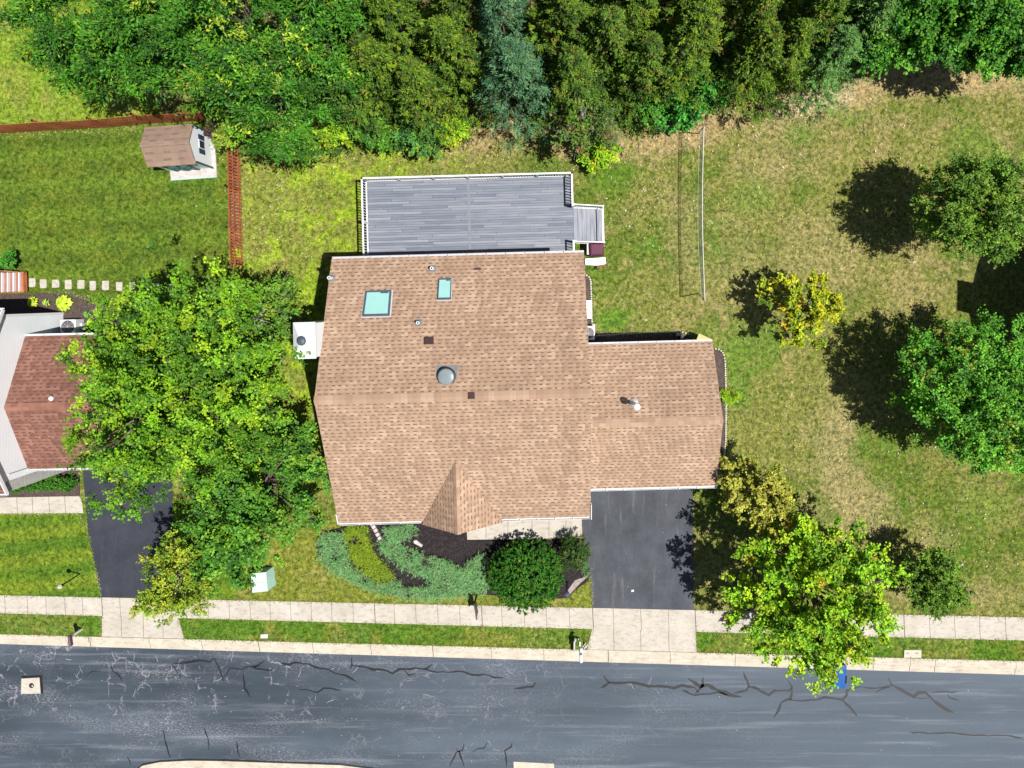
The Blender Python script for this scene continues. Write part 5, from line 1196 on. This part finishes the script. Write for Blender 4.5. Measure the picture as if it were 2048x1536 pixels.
# conifers
for i, (bx, by, rb, h, pal, lb) in enumerate([
    (735, 225, 1.7, 6.5, CEDG, "olive green cedar, first of the row, right of the locust trees"),
    (800, 190, 1.9, 8.5, CEDR, "olive green cedar, tall, second of the row behind the deck"),
    (872, 222, 1.8, 7.6, CEDR, "olive cedar straight above the left half of the deck"),
    (930, 175, 2.0, 9.5, CEDR, "tall bronze tinted cedar just left of the blue green spruce"),
    (840, 130, 2.2, 10.5, CEDR, "cedar in the back row above the left half of the deck, top cut off"),
    (955, 110, 2.1, 11.0, CEDR, "yellowish cedar in the back row left of the spruce, top cut off")]):
    conifer("cedar_tree", bx, by, rb*1.35, h, lb, pal, K=760, S=7, Q=9, seed=70+i)
conifer("spruce_tree", 1042, 208, 2.5, 9.0, "blue green spruce, lowest of the two above the middle of the deck", SPRU, K=760, S=7, Q=9, seed=80, nl=.12, nw=.26, spray=.65, pw=.75)
conifer("spruce_tree", 1020, 130, 2.3, 11.5, "blue green spruce in the back row, its top cut by the top edge", SPRU, K=620, S=7, Q=9, seed=81, nl=.12, nw=.26, spray=.65)
for i, (bx, by, rb, h, pal, lb) in enumerate([
    (1138, 205, 1.9, 8.0, CEDG, "green cedar right of the blue green spruce"),
    (1120, 130, 2.0, 10.5, CEDR, "cedar in the back row right of the spruce"),
    (1195, 160, 1.9, 9.5, CEDG, "green cedar behind the sparse leaning tree"),
    (1262, 190, 1.9, 8.5, CEDG, "olive cedar above the gap of bare soil left of the bright laurel shrub"),
    (1240, 110, 1.8, 10.5, CEDR, "cedar in the back row above the sparse leaning tree, top cut off"),
    (1330, 165, 2.2, 10.0, CEDR, "broad olive cedar left of the dark gap in the belt"),
    (1335, 105, 2.0, 11.0, CEDR, "cedar in the back row left of the dark gap"),
    (1205, 90, 2.0, 11.0, CEDG, "green cedar in the back row between the two groups of olive cedars, top cut off"),
    (1455, 175, 1.8, 8.5, CEDR, "dark olive cedar right of the dark gap in the belt"),
    (1440, 105, 1.7, 10.0, CEDR, "cedar in the back row right of the dark gap, top cut off"),
    (1512, 160, 1.7, 8.0, CEDR, "olive cedar right of the dark gap, fourth tree from the broadleaf trees at right"),
    (1545, 120, 1.9, 9.5, CEDR, "cedar of the back row above the bare tan soil")]):
    conifer("cedar_tree", bx, by, rb*1.35, h, lb, pal, K=760, S=7, Q=9, seed=90+i)
conifer("spruce_tree", 1592, 165, 2.4, 7.5, "fresh green spruce above the bare tan patch at upper right", [(4,(.105,.225,.050)),(3,(.065,.155,.04)),(2,(.15,.28,.07)),(1,(.02,.06,.02))], K=560, S=7, Q=9, seed=110, nl=.12, nw=.28, spray=.6)
conifer("spruce_tree", 1628, 120, 2.6, 9.5, "fresh green spruce of the back row beside the upper right broadleaf trees", [(4,(.110,.225,.045)),(3,(.070,.155,.04)),(2,(.16,.28,.06)),(1,(.02,.06,.02))], K=560, S=7, Q=9, seed=111, nl=.12, nw=.28, spray=.6)
for i, (cx, cy, ri, zc, rz, lb) in enumerate([
    (1745, 62, 62, 4.4, 2.6, "bright green broadleaf tree, first right of the spruces at the top edge"),
    (1840, 40, 75, 5.0, 2.8, "bright green broadleaf tree, second right of the spruces"),
    (1935, 72, 72, 4.2, 2.6, "bright green broadleaf tree, third right of the spruces over a dark shadow"),
    (2030, 70, 72, 4.4, 2.6, "bright green broadleaf tree in the top right corner"),
    (1780, -25, 90, 6.4, 3.0, "broadleaf tree cut by the top edge, behind the first bright green one"),
    (1930, -30, 95, 6.4, 3.0, "broadleaf tree cut by the top edge, behind the third bright green one")]):
    tree("broadleaf_tree", cx, cy, ri, zc, rz, lb, [(4,(.048,.165,.012)),(3,(.030,.110,.012)),(2,(.090,.230,.016)),(1,(.015,.06,.010))], K=340, per=5, rag=.22, S=7, Q=11, lsz=.15, clump=.7, seed=120+i, lobes=.3, grp=WG)
# undergrowth in front of the belt
for i, (cx, cy, ri, zc, rz, pal, lb) in enumerate([
    (672, 262, 30, 1.5, 1.1, LIME, "lime shrub at the foot of the belt right of the locust trees"),
    (718, 240, 34, 1.8, 1.2, DARKG, "green shrub under the first olive cedar"),
    (768, 262, 30, 1.5, 1.1, DARKG, "green shrub left of the glossy round shrub above the deck"),
    (845, 262, 46, 1.8, 1.3, GLOS, "glossy dark blue green round shrub above the left half of the deck"),
    (905, 256, 26, 1.4, 1.0, LIME, "bright green shrub right of the glossy round shrub"),
    (1408, 165, 44, 2.6, 1.7, [(4,(.045,.215,.024)),(3,(.07,.26,.03)),(2,(.03,.13,.02))], "vivid green laurel shrub above the end of the net"),
    (1358, 212, 48, 2.0, 1.5, [(4,(.040,.190,.022)),(3,(.06,.24,.03)),(2,(.03,.12,.02))], "vivid green round shrub at the edge of the bare soil left of the net"),
    (1300, 212, 34, 2.0, 1.4, [(4,(.060,.200,.020)),(3,(.09,.26,.02))], "vivid green shrub left of the vivid round shrub"),
    (1196, 302, 30, 1.0, .7, LIME, "lime green low shrub above the deck's right corner")]):
    tree("shrub", cx, cy, ri, zc, rz, lb, pal, K=190, per=3, rag=.2, S=6, Q=9, lsz=.13, clump=.48, seed=140+i, lobes=.25, cat="shrub", limbs=6)
tree("leaning_tree", 1168, 255, 78, 3.6, 1.7, "sparse tree with bare grey branches leaning over the grass above the deck corner", [(4,(.08,.15,.02)),(3,(.05,.11,.02)),(1,(.17,.19,.03)),(1,(.17,.10,.04))], K=95, S=6, Q=9, lsz=.12, clump=.7, seed=160, lobes=.5, inner=.4, bark='bark_grey', limbs=60, trunk_r=.13)
tree("shrub", 14, 518, 17, .9, .75, "dark clipped shrub above the neighbour's wooden stairs", BUSH, K=120, S=6, Q=8, lsz=.09, clump=.22, seed=161, cat="shrub", limbs=4, lobes=.1)
def ball(cx, cy, ri, zc, rz, label, pal, K, lsz, clump, seed, **kw):
    return tree("round_bush", cx, cy, ri, zc, rz, label, pal, K=K, S=6, Q=9, lsz=lsz, clump=clump, seed=seed, cat="bush", limbs=5, dome=1.3, per=kw.pop("per", .8), rag=kw.pop("rag", .04), scat=.02, lobes=kw.pop('lobes', .08), inner=.10, **kw)
ball(1055, 1148, 78, 1.25, 1.2, "biggest round dark green bush below the front walk", dim(BUSH, .82), 2600, .085, .13, 170, rag=.02, per=.5, sx=1.0, sy=.88, lobes=.10, lw=.34)
ball(1148, 1102, 34, .9, .85, "dark bush squeezed between the biggest round bush and the driveway", [(4,(.030,.085,.012)),(3,(.055,.11,.018)),(1,(.10,.10,.03))], 190, .09, .24, 171, sx=.8, lobes=.2, lw=.34)
for i, (cx, cy, r_, lb) in enumerate([(36, 968, 14.5, "clipped green ball bush, first from the left under the neighbour's corner"), (72, 964, 16, "clipped green ball bush, second from the left under the neighbour's corner"), (103, 962, 17.5, "clipped green ball bush, third from the left under the neighbour's corner"), (136, 965, 15, "clipped green ball bush nearest the maple in the row of four")]):
    ball(cx, cy+3, r_*.92, .62, .58, lb, [(4,(.028,.125,.010)),(3,(.050,.165,.012)),(1,(.10,.20,.02))], 420, .06, .07, 180+i, lobes=.02, lw=.5, flat=.1, rag=.02, per=.5)
tree("shrub", 1459, 792, 13, .6, .5, "bright green tuft of leaves beside the garage's right wall", LIME, K=50, S=6, Q=8, lsz=.12, lw=.3, clump=.4, seed=190, cat="shrub", limbs=4)
tree("shrub", 470, 520, 9, .7, .6, "small light green climber at the foot of the fence above the big maple", LIME, K=26, S=5, Q=7, lsz=.11, clump=.3, seed=191, cat="shrub", limbs=4, sy=2.2)
# hostas: radiating broad leaves
def hosta(cx, cy, r_, n, pal, label, seed):
    rs = np.random.RandomState(seed); b = np.array(P(cx, cy, 0)); t = thing("hosta", tuple(b), label, "plant", "broad leaved plants in the neighbour's bed")
    a = np.arange(n)*2.39996+rs.rand(n)*.4; rr = r_/F*H*np.sqrt((np.arange(n)+.6)/n)*.82
    pos = b+np.stack([np.cos(a)*rr, np.sin(a)*rr, .42-.22*(rr/rr.max())**2+rs.rand(n)*.04], 1)
    ax = np.stack([np.cos(a), np.sin(a), .15-.55*(rr/rr.max())], 1); L = np.full(n, .26)*(r_/20)**.6*rs.uniform(.85, 1.15, n)
    leaves("foliage", t, pos, ax, np.array([0, 0, 1.0])+rs.randn(n, 3)*.12, L, L*.66, cols(rs, n, pal, np.arange(n), .12))
    mb = MB()
    for p_ in pos[::2]: mb.tube([(b[0], b[1], .03), tuple(p_)], [.012, .006], 5)
    mb.build("stems", M['green_trim'], t)
HL = [(3,(.36,.47,.03)),(2,(.27,.40,.03))]
hosta(133, 606, 18, 60, HL, "large lime hosta in the middle of the neighbour's back bed", 1)
hosta(71, 604, 12.5, 34, [(3,(.42,.42,.02)),(2,(.14,.30,.03))], "yellow hosta half in shade nearest the neighbour's stairs", 2)
hosta(98.5, 605, 8, 20, [(3,(.22,.33,.05))], "smallest green hosta between the yellow and the large lime one", 3)
hosta(188, 645, 10, 26, HL, "lime hosta at the edge of the maple beside the neighbour's condenser", 4)
hosta(180, 628, 8, 18, [(3,(.10,.24,.03))], "green broad leaved plant above the lime hosta by the maple", 5)
# low spreading ground cover of the front bed
def cover_plants(name, polys, holes, label, pal, dens, L0, hgt, seed, lw=.22):
    rs = np.random.RandomState(seed); allp = np.array([p for q in polys for p in q]); lo, hi = allp.min(0), allp.max(0)
    n = int((hi[0]-lo[0])*(hi[1]-lo[1])/1190*dens); px = rs.uniform(lo[0], hi[0], n); py = rs.uniform(lo[1], hi[1], n)
    ok = np.zeros(n, bool)
    for q in polys: ok |= inpoly(px+rs.randn(n)*2.2, py+rs.randn(n)*2.2, q)
    for q in holes: ok &= ~inpoly(px+rs.randn(n)*1.5, py+rs.randn(n)*1.5, q)
    px, py = px[ok], py[ok]; n = len(px)
    xw = (px-X0)*H/F; yw = -(py-Y0)*H/F
    hh_ = .12+hgt*vnoise(xw, yw, 2.2, seed, 3); keep = hh_ > .12+hgt*.30+rs.rand(n)*.02
    xw, yw, hh_ = xw[keep], yw[keep], hh_[keep]; n = len(xw); S = 9
    a = rs.uniform(0, 6.283, n); cc = np.stack([xw, yw, hh_], 1)
    d = unit(np.stack([np.cos(a), np.sin(a), rs.uniform(.0, .45, n)], 1))
    m = n*S; tt = rs.rand(m)
    pos = np.repeat(cc, S, 0)+np.repeat(d, S, 0)*(tt*.26)[:, None]+rs.randn(m, 3)*.02
    ax = np.repeat(d, S, 0)+rs.randn(m, 3)*.5; nr = np.array([0, 0, 1.])+rs.randn(m, 3)*.4
    L = L0*rs.uniform(.6, 1.3, m); o = leaves(name, None, pos, ax, nr, L, L*lw, cols(rs, m, pal, np.repeat(np.arange(n), S), .2)); tag(o, label, "ground cover", None, 'stuff')
limeP = [(697,1050),(735,1048),(740,1080),(752,1105),(775,1130),(792,1142),(788,1155),(770,1160),(740,1150),(715,1130),(700,1105),(692,1075)]
cover_plants("juniper_carpet", [[(634,1092),(642,1074),(660,1062),(690,1062),(694,1100),(706,1130),(735,1152),(770,1162),(800,1158),(815,1172),(855,1170),(870,1160),(905,1150),(940,1125),(965,1104),(975,1115),(974,1180),(940,1186),(850,1196),(790,1190),(720,1166),(665,1138),(640,1112)],
                                [(770,1050),(834,1048),(832,1066),(800,1078),(812,1092),(850,1104),(890,1116),(925,1135),(960,1105),(975,1130),(960,1165),(880,1170),(848,1150),(820,1140),(790,1118),(765,1095),(762,1078),(778,1076)]],
             [limeP, [(806,1142),(850,1150),(868,1166),(812,1172),(800,1160)]], "blue green creeping juniper carpet covering the front bed", [(4,(.130,.290,.105)),(3,(.085,.215,.075)),(2,(.185,.350,.135)),(1,(.19,.15,.09))], 330, .085, .42, 200)
cover_plants("golden_creeper", [limeP], [], "lime green creeping plants inside the juniper carpet at the front corner", [(4,(.165,.245,.012)),(3,(.110,.190,.012)),(2,(.230,.280,.016))], 330, .085, .38, 201)
cover_plants("juniper_carpet", [[(1163,1118),(1174,1118),(1178,1148),(1166,1152)]], [], "small patch of blue green juniper at the edge of our driveway", [(4,(.11,.24,.09)),(3,(.075,.18,.065))], 260, .075, .3, 202)
cover_plants("weeds", [[(485,330),(560,335),(720,300),(960,292),(1240,300),(1240,335),(960,335),(720,345),(700,420),(520,420)]], [], "tufts of weeds in the rough grass behind the deck", [(4,(.12,.23,.02)),(3,(.19,.27,.03))], 9, .07, .03, 203)

# grass creeping over the edges of paving
def edge_grass(lines, label, pal, seed, w=.055, dens=34, L0=.09):
    rs = np.random.RandomState(seed); X = []; Z = []
    for pl in lines:
        for a, b in zip(pl[:-1], pl[1:]):
            A, B = np.array(P(*a)), np.array(P(*b)); L = np.linalg.norm(B-A); n = max(1, int(L*dens))
            t_ = rs.rand(n, 1); g_ = vnoise((A+(B-A)*t_)[:, 0], (A+(B-A)*t_)[:, 1], 2.2, seed, 3)[:, None]
            X.append(A+(B-A)*t_+rs.randn(n, 3)*w*(.3+1.6*g_))
    c = np.concatenate(X); n = len(c); c[:, 2] = .045+rs.rand(n)*.02
    ax = np.stack([rs.randn(n), rs.randn(n), rs.rand(n)*.6], 1); nr = np.array([0, 0, 1.])+rs.randn(n, 3)*.3
    L = L0*rs.uniform(.5, 1.3, n); o = leaves("edge_grass", None, c, ax, nr, L, L*.30, cols(rs, n, pal, np.arange(n)//8, .25)); tag(o, label, "grass", None, 'stuff')
GR = [(4,(.075,.135,.014)),(3,(.13,.17,.03)),(2,(.21,.19,.06)),(1,(.30,.24,.12))]
seg = lambda f, x0, x1, st_=40: [(x, f(x)) for x in range(x0, x1+1, st_)]
edge_grass([seg(st, -40, 204), seg(sb, -40, 204), seg(sb, 368, 1180), seg(kerb_top, -40, 204), seg(kerb_top, 368, 1175), seg(st, 368, 1184), seg(st, 1392, 2080), seg(sb, 1392, 2080), seg(kerb_top, 1394, 2080)],
           "grass creeping over the edges of the pavement and kerb", GR, 301)
edge_grass([[(160,1027),(176,1060),(192,1140),(203,1190)], [(345,1045),(355,1110),(366,1190)], [(-20,1028),(160,1027)], [(1386,980),(1387,1140),(1388,1215)], [(1185,1213),(1178,1140)], [(356,1236),(368,1276)], [(204,1232),(204,1272)], [(1391,1263),(1393,1303)], [(1184,1258),(1176,1298)]],
           "dry grass fringe along the edges of both driveways", [(3,(.13,.15,.03)),(3,(.26,.22,.10)),(2,(.36,.30,.18))], 302, .06, 40)
edge_grass([[(487,250),(489,400),(492,560)], [(470,330),(474,470),(478,560)], [(0,272),(200,262),(290,258)], [(718,350),(950,345),(1148,340)], [(634,1092),(665,1140),(720,1170),(800,1195),(940,1190)], [(1186,560),(1188,664)], [(1195,667),(1380,666)], [(1456,720),(1456,900)], [(100,584),(140,584),(185,603),(205,612)]],
           "longer grass left along fences, beds and the deck", GR, 303, .09, 60, .13)

def fallen(n, spots, label, pal, seed):
    rs = np.random.RandomState(seed); k_ = rs.randint(0, len(spots), n); sp_ = np.array(spots, float)[k_]
    px = sp_[:, 0]+rs.randn(n)*sp_[:, 2]; py = sp_[:, 1]+rs.randn(n)*sp_[:, 3]
    ok = (py < kerb_top(px)-2) & ~((px > 625) & (px < 1460) & (py > 500) & (py < 1050)); px, py = px[ok], py[ok]; n = len(px)
    c = np.stack([(px-X0)*H/F, -(py-Y0)*H/F, np.full(n, .075)], 1); ax = rs.randn(n, 3)*np.array([1, 1, .2]); nr = np.array([0, 0, 1.])+rs.randn(n, 3)*.25
    L = rs.uniform(.05, .12, n); o = leaves("fallen_leaves", None, c, ax, nr, L, L*.8, cols(rs, n, pal, np.arange(n), .3)); tag(o, label, "leaves", None, 'stuff')
fallen(2600, [(1600,420,180,160),(1650,900,150,120),(1800,1100,130,60),(800,310,150,20),(1500,250,200,40),(560,430,60,90),(1300,400,80,90)],
       "pale fallen leaves and twigs scattered over the lawns", [(3,(.30,.25,.13)),(2,(.20,.15,.08)),(1,(.42,.38,.28))], 401)
